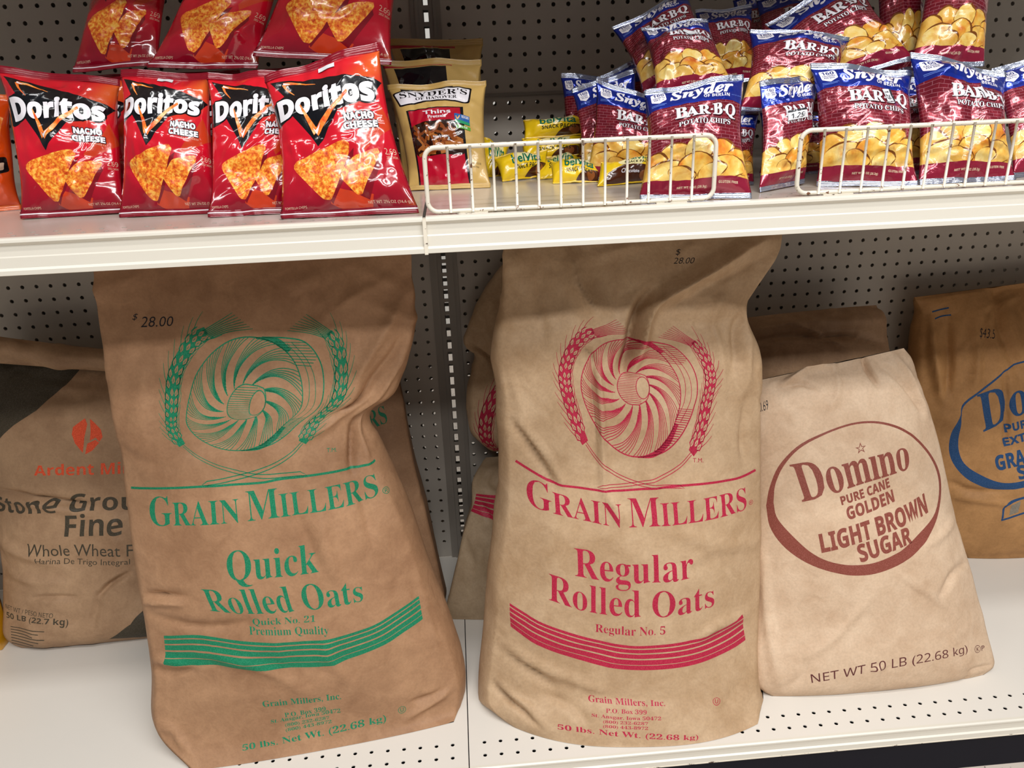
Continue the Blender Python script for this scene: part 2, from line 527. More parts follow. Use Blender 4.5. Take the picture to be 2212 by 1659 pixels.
    return mesh_obj(name, V, F, mats, mi, parent, True, uv, nrm)

# ---------------------------------------------------------------- film and foil bags
def bag_surface(corners, th, seed, s, t, t0=.05, t1=.955, pull=.10):
    TL, TR, BL, BR = [np.array(c, float) for c in corners]
    r = np.random.RandomState(seed*7 + 3)
    S, T = np.meshgrid(s, t)
    P = (TL*(1-S[..., None]) + TR*S[..., None])*(1-T[..., None]) + (BL*(1-S[..., None]) + BR*S[..., None])*T[..., None]
    down = unit((BL + BR - TL - TR)/2); right = unit((TR + BR - TL - BL)/2)
    N = unit(np.cross(down, right))
    W = (np.linalg.norm(TR-TL) + np.linalg.norm(BR-BL))/2
    tb = np.clip((T - t0)/(t1 - t0), 0, 1)
    P = P + right*((.5 - S)*W*pull*np.sin(PI*tb)**.7*(1 + .4*r.normal(0, .4, 1)*np.cos(2*PI*tb)))[..., None]
    # bag bends a little, seals wave
    wv = .0035*np.sin(2*PI*(S*(.8 + r.rand()) + r.rand()))*((1 - tb)**4 + .35*tb**6)
    P = P + N*(wv + (r.rand() - .5)*.006*np.sin(PI*tb))[..., None]
    Fv = np.sin(PI*tb**.85)**.62
    G = np.clip(1 - (2*S - 1)**2, 0, 1)**.62
    pl = .0022*np.sin(2*PI*(S*(4 + 4*r.rand()) + r.rand()) + 2*np.sin(5*S + r.rand()*6))*(np.exp(-tb/.10) + np.exp(-(1-tb)/.08))*np.clip(tb*14, 0, 1)*np.clip((1-tb)*14, 0, 1)*G
    b = th*Fv*G
    return P, N, down, right, b, pl, Fv*G, W

def body_grid(corners, th, seed, nu, nv, amp):
    s = np.linspace(0, 1, nu+1); t = np.linspace(.045, .962, nv+1)
    small = nu < 40
    P, N, down, right, b, pl, mask, W = bag_surface(corners, th, seed, s, t, pull=.02 if small else .10)
    if small: b = b**.8*th**.2
    m = np.clip(mask*2.2, 0, 1)
    F = P + N*(b*.58 + pl)[..., None]; B = P - N*(b*.42 - pl*.5)[..., None]
    q = F.reshape(-1, 3)
    h = tents(q, seed*3+1, 16, amp*1.6, W*.13, W*.35) + tents(q, seed*3+2, 60, amp, W*.05, W*.19) + tents(q, seed*3, 70, amp*.4, W*.03, W*.09)
    F = F + N*(h.reshape(F.shape[:2])*m)[..., None]
    q = B.reshape(-1, 3)
    h = tents(q, seed*3+5, 16, amp*1.5, W*.13, W*.35)
    B = B - N*(h.reshape(B.shape[:2])*m)[..., None]
    return s, t, F, B, N, m

CUTS = {}
def make_bag(kind, seed, label, cat, group, zmin=.8327, amp=.0036, nu=44, nv=60, sticker=None):
    kd, corners, th, flip = BAG_CORNERS[seed]
    D = DESIGNS[kind]
    c = np.array(corners)
    base = (c[2] + c[3])/2
    root = tag(empty(D['name'], tuple(base)), label, cat, group)
    if kind.startswith('biscuit'): nu, nv, amp = 36, 26, .0012
    s, t, F, B, N, m = body_grid(corners, th, seed, nu, nv, amp)
    ring = np.concatenate([F, B[:, 1:-1][:, ::-1]], 1); M = ring.shape[1]
    V = ring.reshape(-1, 3).copy(); V[:, 2] = np.maximum(V[:, 2], zmin)
    T = []
    for j in range(nv):
        a = j*M; d = (j+1)*M
        for i in range(M):
            i2 = (i+1) % M; T.append((a+i, d+i, a+i2)); T.append((a+i2, d+i, d+i2))
    Ta = np.array(T); Nn = vnormals(V, Ta)
    mats = [MATS[D['base']]]; mi = [0]*len(T); FF = [tuple(x) for x in T]
    tt = np.repeat(t, M); ss = np.tile(np.concatenate([s, s[1:-1][::-1]]), nv+1)
    uv = np.stack([ss, 1 - tt], 1)
    nrm = Nn
    if kind not in CUTS:
        lay = [(TT if len(TT) == 0 else np.stack([TT[..., 0], (TT[..., 1] - t[0])/(t[-1]-t[0])], -1), k, l) for TT, k, l in D['art']()]
        CUTS[kind] = cut_to_grid(lay, nu, nv)
    cut = CUTS[kind]
    if len(cut['K']):
        DV, DN = drape(cut, V.reshape(nv+1, M, 3)[:, :nu+1], Nn.reshape(nv+1, M, 3)[:, :nu+1])
        o0 = len(V); keys = sorted(set(cut['K']))
        mats += [MATS[k] for k in keys]; mi += [1 + keys.index(k) for k in cut['K']]
        FF += [tuple(i + o0 for i in f) for f in cut['F']]
        V = np.vstack([V, DV]); nrm = np.vstack([Nn, DN])
        uv = np.vstack([uv, np.stack([cut['X'][:, 0]/nu, 1 - (t[0] + cut['X'][:, 1]/nv*(t[-1]-t[0]))], 1)])
    mesh_obj('bag_body', V, FF, mats, mi, root, True, uv, nrm)
    # crimped seals
    for nm, ta, tb_, rows_ in (('top_seal', 0, .05, 12), ('bottom_seal', .957, 1, 10)):
        if kind.startswith('biscuit'): pass
        su = np.linspace(0, 1, nu+1); tv = np.linspace(ta, tb_, rows_+1)
        P, N_, down, right, b, pl, mk, W = bag_surface(corners, th, seed, su, tv, pull=.02 if nu < 40 else .10)
        rib = .0007*np.sin(np.linspace(0, (3.5 if nm == 'top_seal' else 3)*2*PI, rows_+1))[:, None]
        r = np.random.RandomState(seed+99)
        jit = tents(P.reshape(-1, 3), seed+50, 14, .0011, W*.05, W*.10).reshape(P.shape[:2])
        Fs = P + N_*(.0008 + rib + jit + pl*0)[..., None]; Bs = P + N_*(-.0006 + rib + jit)[..., None]
        R2 = np.concatenate([Fs, Bs[:, ::-1]], 1); m2 = R2.shape[1]
        V2 = R2.reshape(-1, 3); V2[:, 2] = np.maximum(V2[:, 2], zmin)
        F2 = []
        for j in range(rows_):
            a = j*m2; d = (j+1)*m2
            for i in range(m2):
                i2 = (i+1) % m2; F2.append((a+i, d+i, d+i2, a+i2))
        F2.append(tuple(reversed(range(m2)))); F2.append(tuple(range(rows_*m2, rows_*m2+m2)))
        u2 = np.stack([np.tile(np.concatenate([su, su[::-1]]), rows_+1), 1 - np.repeat(tv, m2)], 1)
        mesh_obj(nm, V2, F2, MATS[D['seal_top' if nm == 'top_seal' else 'seal_bottom']], None, root, True, u2)
    if sticker:
        s0, t0_, s1, t1_, rot, txt = sticker
        P0 = F.reshape(nv+1, nu+1, 3)
        def at(ss_, tt_):
            x = np.clip(ss_*nu, 0, nu-1e-3); y = np.clip((tt_ - t[0])/(t[-1]-t[0])*nv, 0, nv-1e-3)
            i, j = int(x), int(y); fx, fy = x-i, y-j
            return (P0[j, i]*(1-fx)+P0[j, i+1]*fx)*(1-fy) + (P0[j+1, i]*(1-fx)+P0[j+1, i+1]*fx)*fy
        cs, ct = (s0+s1)/2, (t0_+t1_)/2
        def rr(u, v):
            du = (u-.5)*(s1-s0); dv = (v-.5)*(t1_-t0_); ca, sa = math.cos(rot), math.sin(rot)
            asp = .72
            return cs + du*ca - dv/asp*sa, ct + du*sa*asp + dv*ca
        ks = 8; g = np.array([[at(*rr(i/ks, j/ks)) for i in range(ks+1)] for j in range(ks+1)])
        Vf = (g + N*.0016).reshape(-1, 3); Vb = (g + N*.0008).reshape(-1, 3)
        Fq = []; mq = []
        n_ = ks+1
        for j in range(ks):
            for i in range(ks):
                Fq.append((j*n_+i, (j+1)*n_+i, (j+1)*n_+i+1, j*n_+i+1)); mq.append(0)
                o = n_*n_; Fq.append((o+j*n_+i, o+j*n_+i+1, o+(j+1)*n_+i+1, o+(j+1)*n_+i)); mq.append(0)
        Vq = np.vstack([Vf, Vb])
        if txt:
            lay = []
            T1 = text_tris(txt, 'bold'); T1 = np.stack([.15 + .7*T1[..., 0], .88 - .5*T1[..., 1]], -1); lay.append((T1, 'label_ink', 1))
            lay.append((strip([(0, 0), (1, 0)], [(0, .22), (1, .22)]), 'label_ink', 1))
            cc = cut_to_grid(lay, ks, ks)
            dv, dn = drape(cc, Vf.reshape(n_, n_, 3), np.tile(N, (n_, n_, 1)))
            o0 = len(Vq); Vq = np.vstack([Vq, dv]); Fq += [tuple(i+o0 for i in f) for f in cc['F']]; mq += [1]*len(cc['F'])
        mesh_obj('price_sticker', Vq, Fq, [MATS['label_white'], MATS['label_ink']], mq, root, False)
    return root

def T_at(s, style, x0, t0, x1, t1, slope=0.0):
    """text filling the box x0..x1, t0..t1 (t downwards); slope raises the right end"""
    T = text_tris(s, style)
    return np.stack([x0 + (x1-x0)*T[..., 0], t1 - (t1-t0)*T[..., 1] - slope*(T[..., 0] - .5)], -1)

def grow(T, k, ks=1.0):
    """a bolder copy of the artwork for outlines"""
    return [T + np.array([dx*k, dy*k*ks]) for dx, dy in ((-1, 0), (1, 0), (0, -1), (0, 1), (.7, .7), (-.7, .7), (.7, -.7), (-.7, -.7))]

def rounded(pts, r=.15, n=4):
    P = np.array(pts, float); out = []
    for k in range(len(P)):
        a, b, c = P[k-1], P[k], P[(k+1) % len(P)]
        p = b + (a-b)*r; q = b + (c-b)*r
        for u in np.linspace(0, 1, n+1): out.append((1-u)**2*p + 2*u*(1-u)*b + u*u*q)
    return np.array(out)

def art_tortilla():
    L = []
    A = lambda T, k, l: L.append((T, k, l))
    A(poly_tris([(.04, .07), (.20, .10), (.62, .165), (.93, .215), (.99, .24), (.90, .33), (.60, .385), (.42, .535), (.365, .58), (.31, .50), (.19, .36), (.04, .40), (.0, .385), (.02, .235), (.14, .20)]), 'black_print', 1)
    D = T_at('Doritos', 'boldfat', .06, .205, .92, .36, .02)
    for G in grow(D, .014, .75): A(G, 'black_print', 2)
    A(D, 'white_print', 3)
    A(stroke([(.155, .115), (.175, .16), (.235, .215)], .028, .004, n=6), 'flame', 4)
    A(stroke([(.155, .118), (.27, .135), (.43, .175)], .024, .003, n=6), 'flame', 4)
    A(stroke([(.155, .116), (.21, .13)], .014, .004), 'white_print', 5)
    A(stroke([(.275, .30), (.31, .38), (.365, .49)], .008, .05, n=8), 'flame', 4)
    A(stroke([(.365, .49), (.50, .40), (.70, .275)], .045, .02, n=8), 'flame', 4)
    A(poly_tris([(.345, .455), (.365, .475), (.42, .435), (.37, .50)]), 'white_print', 5)
    for s_, a, b, c, d in (('NACHO', .635, .41, .88, .452), ('CHEESE', .62, .463, .90, .505)):
        T = T_at(s_, 'boldfat', a, b, c, d, .004)
        for G in grow(T, .007, .8): A(G, 'black_print', 1)
        A(T, 'white_print', 2)
    A(T_at('FLAVORED', 'sans2', .74, .513, .90, .524), 'cream_print', 1)
    A(stroke([(1.0, .42), (.9, .5), (.72, .62)], .16, .05, n=6), 'orange_glow', .5)
    A(stroke([(.40, .88), (.55, .93), (.70, .97)], .10, .16, n=6), 'orange_glow', .5)
    A(poly_tris([(.30, .80), (.40, .93), (.62, .70), (.66, .62)]), 'dark_red_print', .7)
    A(poly_tris([(.55, .86), (.68, .92), (.86, .70), (.84, .66)]), 'dark_red_print', .7)
    A(poly_tris(rounded([(.085, .655), (.60, .565), (.64, .60), (.40, .91), (.33, .90)], .22)), 'tortilla_chip', 1.5)
    A(poly_tris(rounded([(.63, .665), (.85, .625), (.86, .66), (.64, .885), (.595, .89), (.49, .775), (.53, .735)], .22)), 'tortilla_chip', 1.5)
    A(T_at('NET WT 2⅝ OZ (74.4 g)', 'sans2', .66, .925, .97, .945), 'cream_print', 1)
    A(T_at('TORTILLA CHIPS', 'sans2', .03, .93, .20, .944), 'cream_print', 1)
    A(T_at('2.69', 'sans2', .90, .63, .985, .665), 'cream_print', 1)
    A(T_at('2852 3434', 'sans2', .90, .675, .985, .69), 'cream_print', 1)
    return L

def art_cheese():
    return [(poly_tris([(.55, .1), (.95, .2), (.9, .45), (.5, .3)]), 'flame', 1), (poly_tris(rounded([(.72, .56), (.95, .53), (.97, .66), (.75, .70)])), 'black_print', 1),
            (poly_tris(rounded([(.78, .60), (.93, .58), (.92, .645), (.8, .66)])), 'cream_print', 2)]

def art_barbecue():
    L = []
    A = lambda T, k, l: L.append((T, k, l))
    top = [(0, .255), (.12, .235), (.3, .218), (.5, .215), (.7, .232), (.88, .245), (1, .262)]
    A(strip(curve([(0, .045)]*7, 24) + np.stack([np.linspace(0, 1, 25), np.zeros(25)], 1), curve(top, 24)), 'blue_foil', 1)
    tb = rounded([(.05, .085), (.195, .078), (.205, .155), (.13, .19), (.055, .165)], .12)
    A(poly_tris(tb), 'white_print', 2)
    A(T_at('160', 'bold', .075, .088, .18, .12), 'blue_ink', 3)
    A(T_at('CALORIES', 'bold', .07, .126, .185, .14), 'blue_ink', 3)
    A(T_at('PER BAG', 'bold', .08, .145, .175, .158), 'blue_ink', 3)
    for k in range(2): A(strip([(.05, .198+.012*k), (.2-.02*k, .196+.012*k)], [(.05, .202+.012*k), (.2-.02*k, .2+.012*k)]), 'pale_blue', 2)
    S = T_at('Snyder', 'serifitalic', .24, .07, .88, .205, .008)
    A(S, 'white_print', 3)
    for G in grow(S, .003, .7): A(G, 'white_print', 2)
    A(T_at('OF BERLIN', 'bold', .575, .182, .845, .212, -.004), 'white_print', 3)
    A(T_at('BEST BY 29 JAN', 'sans2', .87, .19, .98, .20), 'pale_blue', 2)
    # wordmark
    parts = [('B', .275, .395), ('A', .385, .515), ('R', .515, .635), ('B', .668, .765), ('Q', .80, .915)]
    for n_, (ch, a, b) in enumerate(parts):
        y0 = .285 - .004*abs(n_-2); T = T_at(ch, 'serifbold', a, y0, b, .375 if ch != 'Q' else .395)
        for G in grow(T, .010, .7): A(G + np.array([.004, .004]), 'maroon_dark', 1)
        for G in grow(T, .004, .6): A(G, 'white_print', 2)
        A(T, 'white_print', 3)
    for x in (.652, .785): A(fan(ellipse(x, .335, .013, .0095, 14)), 'white_print', 3)
    T = T_at('POTATO CHIPS', 'serifbold', .31, .405, .86, .445, .002)
    for G in grow(T, .007, .6): A(G, 'maroon_dark', 1)
    A(T, 'white_print', 2)
    # slices of potato chip
    r = random.Random(4)
    chips = [(.30, .675, .17, .095, .5), (.74, .67, .16, .095, -.5), (.52, .655, .15, .10, -.2), (.10, .73, .13, .105, .3), (.91, .74, .13, .105, -.3),
             (.22, .79, .19, .085, .1), (.78, .79, .20, .085, -.2), (.50, .775, .19, .095, .15), (.64, .82, .14, .055, -.3), (.36, .82, .14, .055, .3)]
    A(strip([(0, .77), (1, .77)], [(0, .855), (1, .855)]), 'chip_a', 1)
    for k, (x, y, a, b, rot) in enumerate(chips):
        E = ellipse(x, y, a*.95, b, 22, rot=rot*.6)
        E += np.stack([np.sin(np.arange(len(E))*1.1 + k)*.008, np.cos(np.arange(len(E))*.9 + k)*.006], 1); E[-1] = E[0]
        A(fan(ellipse(x + .006, y - .007, a, b*1.04, 22, rot=rot*.6)), 'chip_edge', 1.1 + k*.2)
        A(fan(E), ('chip_a', 'chip_b', 'chip_c')[k % 3], 1.2 + k*.2)
    A(strip([(0, .853), (.25, .858), (.5, .86), (.75, .858), (1, .853)], [(0, .965), (.25, .965), (.5, .965), (.75, .965), (1, .965)]), 'maroon_print', 4)
    A(T_at('NET WT 1 OZ (28.3g)', 'narrow', .33, .905, .60, .925), 'cream_print', 5)
    A(T_at('GLUTEN FREE', 'narrow', .70, .885, .88, .902), 'cream_print', 5)
    return L

def art_pretzel():
    L = []
    A = lambda T, k, l: L.append((T, k, l))
    A(poly_tris([(.12, .06), (.66, .06), (.665, .20), (.6, .215), (.13, .20)]), 'black_print', 1)
    A(poly_tris(rounded([(.02, .10), (.30, .06), (.86, .085), (.84, .26), (.5, .235), (.06, .25)], .1)), 'black_print', 1)
    A(poly_tris(rounded([(.04, .11), (.30, .075), (.84, .10), (.82, .245), (.5, .22), (.075, .235)], .1)), 'white_print', 2)
    A(T_at("SNYDER'S", 'serifbold', .09, .105, .81, .17, .0), 'black_print', 3)
    A(T_at('OF HANOVER', 'serifbold', .25, .18, .70, .212, .0), 'black_print', 3)
    A(strip([(.115, .30), (.765, .30)], [(.135, .965), (.775, .965)]), 'black_print', 1)
    A(strip([(.14, .31), (.73, .31)], [(.155, .965), (.745, .965)]), 'crimson_print', 2)
    A(T_at('Thins', 'sansheavy', .30, .325, .62, .365), 'white_print', 3)
    A(T_at('Pretzels', 'sansheavy', .35, .375, .56, .405), 'white_print', 3)
    A(poly_tris(rounded([(.145, .46), (.30, .43), (.60, .43), (.74, .47), (.745, .73), (.15, .73)], .1)), 'pretzel_dark', 3)
    r = random.Random(8)
    for k in range(46):
        x, y = .19 + r.random()*.50, .47 + r.random()*.23; a = r.random()*PI; l = .05 + r.random()*.06
        P = [(x - l*math.cos(a), y - l*.6*math.sin(a)), (x + .02*math.sin(a), y + .012), (x + l*math.cos(a), y + l*.6*math.sin(a))]
        P = [(min(max(px, .16), .735), min(max(py, .44), .725)) for px, py in P]
        A(stroke(P, .024, n=6), 'pretzel_a' if k % 3 else 'pretzel_b', 4 + k*.05)
    A(T_at('Naturally Vegan', 'bold', .38, .57, .55, .60), 'white_print', 8)
    A(strip([(.66, .375), (.83, .395)], [(.66, .455), (.83, .475)]), 'nongmo_blue', 7)
    A(strip([(.66, .43), (.83, .45)], [(.66, .458), (.83, .478)]), 'nongmo_green', 8)
    A(T_at('NON GMO', 'bold', .74, .395, .82, .42, -.008), 'white_print', 8)
    A(stroke([(.675, .40), (.69, .425), (.72, .395)], .012, n=5), 'chip_b', 8)
    A(strip([(.67, .475), (.835, .495)], [(.67, .505), (.835, .525)]), 'lowfat_green', 7)
    A(T_at('Low Fat', 'bold', .70, .487, .80, .507, -.01), 'white_print', 8)
    A(T_at('NET WT. 1.5 OZ', 'sans2', .79, .79, .93, .805), 'black_print', 2)
    A(T_at('(42.5g)', 'sans2', .82, .82, .9, .835), 'black_print', 2)
    return L

def art_pretzel_rear():
    return [(strip([(.0, .052), (.70, .052)], [(.0, .075), (.70, .075)]), 'crimson_print', 1),
            (poly_tris([(.10, .085), (.64, .085), (.655, .30), (.5, .315), (.13, .30)]), 'black_print', 2)] + [(T, k, l + 1) for T, k, l in art_pretzel() if T[..., 1].min() > .29]

def art_biscuit(choc=False):
    L = []
    A = lambda T, k, l: L.append((T, k, l))
    A(fan(ellipse(.55, .25, .25, .28, 20)), 'pale_yellow', 1)
    A(poly_tris([(.50, 1), (.62, .78), (.85, .62), (1, .58), (1, 1)]) if not choc else poly_tris([(.10, 1), (.15, .62), (.5, .40), (.9, .45), (1, .75), (.8, 1)]), 'cocoa_brown', 2)
    A(fan(ellipse(.82, .80, .09, .15, 14)), 'hazelnut', 3)
    if choc:
        A(T_at('belVita', 'sansheavy', .45, .02, .92, .22), 'green_ink', 4)
        A(T_at('SNACK PACKS', 'bold', .42, .26, .95, .36), 'dark_ink', 4)
        A(T_at('Chocolate', 'sansheavy', .38, .60, .72, .72, -.05), 'white_print', 4)
    else:
        A(T_at('belVita', 'sansheavy', .25, .22, .85, .56), 'green_ink', 4)
        A(T_at('SNACK PACKS', 'bold', .28, .62, .84, .76), 'dark_ink', 4)
        A(stroke([(.55, .55), (.60, .30), (.70, .12)], .03, .01, n=6), 'green_ink', 5)
        A(stroke([(.56, .2), (.53, .08)], .02, .01), 'cocoa_brown', 5)
        A(stroke([(.61, .16), (.64, .05)], .02, .01), 'cocoa_brown', 5)
    return L

DESIGNS = {
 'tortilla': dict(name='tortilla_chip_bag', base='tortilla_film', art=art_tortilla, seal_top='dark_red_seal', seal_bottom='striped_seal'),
 'cheese': dict(name='cheese_snack_bag', base='orange_film', art=art_cheese, seal_top='orange_seal', seal_bottom='orange_seal'),
 'barbecue': dict(name='potato_chip_bag', base='brick_foil', art=art_barbecue, seal_top='silver_seal', seal_bottom='silver_seal'),
 'pretzel': dict(name='pretzel_bag', base='tan_film', art=art_pretzel, seal_top='tan_seal', seal_bottom='tan_seal'),
 'pretzel_rear': dict(name='pretzel_bag', base='tan_film', art=art_pretzel_rear, seal_top='tan_seal', seal_bottom='tan_seal'),
 'biscuit': dict(name='biscuit_pack', base='yellow_film', art=art_biscuit, seal_top='yellow_seal', seal_bottom='yellow_seal'),
 'biscuit_choc': dict(name='biscuit_pack', base='yellow_film', art=lambda: art_biscuit(True), seal_top='yellow_seal', seal_bottom='yellow_seal'),
}
SACK_ROWS = {
 'oats_green': [
  [-.4702,-.36,.7586,-.0332,-.36,.7563,0,.004,0],
  [-.4749,-.37,.6875,-.0373,-.37,.6885,.008,.02,.01],
  [-.477,-.38,.6153,-.0465,-.375,.6245,.02,.04,.015],
  [-.4768,-.39,.555,-.0791,-.38,.545,.03,.06,.02],
  [-.4758,-.4,.5155,-.1207,-.385,.5089,.035,.06,.02],
  [-.4749,-.41,.4604,-.1139,-.395,.4594,.04,.07,.02],
  [-.4765,-.425,.3677,-.0833,-.405,.3627,.05,.09,.02],
  [-.4779,-.44,.2712,-.0588,-.415,.2486,.055,.1,.02],
  [-.4759,-.455,.2055,-.0292,-.425,.1381,.05,.11,.02],
  [-.4772,-.47,.1297,-.0122,-.44,.0535,.04,.11,.02],
  [-.4827,-.49,.0478,-.0167,-.455,.0085,.025,.11,.01],
  [-.4267,-.5274,0,-.0235,-.4756,0,.008,.1,0],
 ],
 'oats_red': [
  [.0998,-.37,.7584,.4988,-.37,.7531,0,.004,0],
  [.0984,-.38,.7103,.4872,-.38,.7156,.006,.02,.01],
  [.091,-.385,.6507,.4498,-.385,.6444,.015,.04,.015],
  [.0836,-.39,.5819,.4718,-.39,.5726,.025,.06,.02],
  [.0881,-.395,.5172,.4767,-.395,.5051,.035,.07,.02],
  [.0876,-.4,.4269,.4837,-.4,.3963,.045,.08,.02],
  [.0804,-.41,.338,.4876,-.41,.3012,.06,.09,.02],
  [.0624,-.42,.2234,.4899,-.425,.1928,.065,.1,.02],
  [.0502,-.43,.1324,.4844,-.45,.0958,.065,.11,.02],
  [.0334,-.45,.0423,.4726,-.49,.0366,.055,.11,.02],
  [.0379,-.475,.0189,.4726,-.508,.0101,.052,.11,.01],
  [.0747,-.4985,0,.4611,-.5347,0,.043,.1,0],
 ],
 'sugar_brown': [
  [.5087,-.3,.4947,.7508,-.3,.5356,.004,.003,0],
  [.507,-.315,.4656,.7829,-.315,.4672,.03,.05,.01],
  [.5046,-.34,.3978,.809,-.34,.3836,.045,.09,.015],
  [.5003,-.37,.3111,.8398,-.365,.2715,.055,.1,.02],
  [.4982,-.395,.2202,.8646,-.395,.1782,.06,.11,.02],
  [.4963,-.42,.1274,.8857,-.425,.0936,.055,.11,.02],
  [.4852,-.455,.0618,.8971,-.455,.034,.045,.11,.01],
  [.4839,-.475,.0235,.8954,-.468,.0109,.03,.1,.01],
  [.5061,-.4797,0,.8758,-.4735,0,.012,.09,0],
 ],
 'sugar_back': [
  [.5483,-.1,.5383,.8072,-.1,.5488,.004,.003,0],
  [.5446,-.12,.516,.8213,-.12,.5259,.02,.04,0],
  [.5477,-.135,.4482,.8271,-.135,.4483,.03,.06,0],
  [.5568,-.15,.3597,.8485,-.15,.3388,.035,.07,0],
  [.5737,-.17,.2205,.8822,-.17,.1957,.03,.07,0],
  [.5879,-.18,.1107,.9032,-.18,.1158,.02,.07,0],
  [.5879,-.19,0,.9032,-.19,0,.01,.07,0],
 ],
 'sugar_blue': [
  [.9016,-.065,.549,1.2258,-.065,.5724,.004,.003,0],
  [.9181,-.075,.5139,1.2415,-.075,.5336,.02,.03,0],
  [.9148,-.09,.4454,1.2711,-.09,.4609,.035,.045,0],
  [.926,-.11,.3155,1.3147,-.11,.3383,.045,.06,0],
  [.9656,-.13,.1776,1.3608,-.13,.2104,.05,.07,0],
  [1.0133,-.148,.0646,1.3953,-.148,.0988,.04,.075,0],
  [1.0547,-.1515,0,1.395,-.15,0,.015,.07,0],
 ],
 'flour': [
  [-.8208,-.085,.5592,-.4849,-.085,.4982,.01,.03,0],
  [-.8302,-.1,.4825,-.4922,-.1,.4268,.03,.05,0],
  [-.844,-.115,.3895,-.5013,-.115,.3369,.045,.06,0],
  [-.8525,-.135,.2667,-.511,-.135,.2303,.05,.07,0],
  [-.8565,-.155,.1589,-.519,-.155,.1327,.05,.08,0],
  [-.861,-.18,.0729,-.5216,-.18,.0596,.045,.09,0],
  [-.8607,-.2,.0332,-.5194,-.2,.0393,.03,.09,0],
  [-.842,-.1989,0,-.5401,-.1906,0,.008,.08,0],
 ],
 'flour_fold': [
  [-.8105,-.095,.5911,-.4739,-.095,.5226,0,.015,0],
  [-.8011,-.115,.5835,-.4689,-.115,.5207,.006,.03,0],
  [-.8033,-.118,.5643,-.4712,-.118,.5079,.006,.03,0],
  [-.8102,-.112,.5455,-.4763,-.112,.4953,0,.01,0],
 ],
 'oats_green_back': [
  [-.43,-.07,.4947,-.0994,-.07,.4947,.002,.01,0],
  [-.43,-.08,.4233,-.0932,-.08,.4233,.02,.03,0],
  [-.43,-.105,.3037,-.0813,-.105,.3037,.035,.05,0],
  [-.43,-.13,.2087,-.0651,-.13,.2087,.04,.07,0],
  [-.43,-.165,.0895,-.0474,-.165,.0895,.04,.08,0],
  [-.43,-.195,.0356,-.0374,-.195,.0356,.03,.09,0],
  [-.43,-.2103,0,-.0461,-.2103,0,.008,.08,0],
 ],
 'oats_red_back': [
  [.0606,-.1,.2863,.4,-.1,.2863,0,.003,0],
  [.0328,-.135,.2595,.4,-.14,.2595,.03,.05,0],
  [.0276,-.145,.2026,.4,-.155,.2026,.04,.06,0],
  [.0083,-.155,.1544,.4,-.17,.1544,.045,.07,0],
  [-.0076,-.17,.1033,.4,-.19,.1033,.045,.08,0],
  [-.0285,-.2,.0352,.4,-.225,.0352,.03,.08,0],
  [-.0372,-.2128,0,.4,-.245,0,.01,.07,0],
 ],
 'oats_red_slumped': [
  [.122,-.06,.6647,.4,-.06,.6647,0,.01,0],
  [.0794,-.075,.6018,.4,-.075,.6018,.01,.02,0],
  [.0406,-.09,.5245,.4,-.09,.5245,.02,.03,0],
  [.0574,-.09,.487,.4,-.09,.487,.02,.04,0],
  [.0413,-.105,.4243,.4,-.105,.4243,.035,.05,0],
  [.039,-.115,.3573,.4,-.115,.3573,.045,.06,0],
  [.0573,-.115,.3219,.4,-.115,.3219,.03,.05,0],
  [.0924,-.105,.2964,.4,-.105,.2964,0,.02,0],
 ],
 'yellow_bag': [
  [-1.08,-.17,.27,-.89,-.17,.27,0,.003,0],
  [-1.08,-.185,.14,-.881,-.185,.14,.025,.03,0],
  [-1.08,-.21,.04,-.877,-.21,.04,.035,.05,0],
  [-1.08,-.2,0,-.877,-.2,0,.01,.05,0],
 ],
}
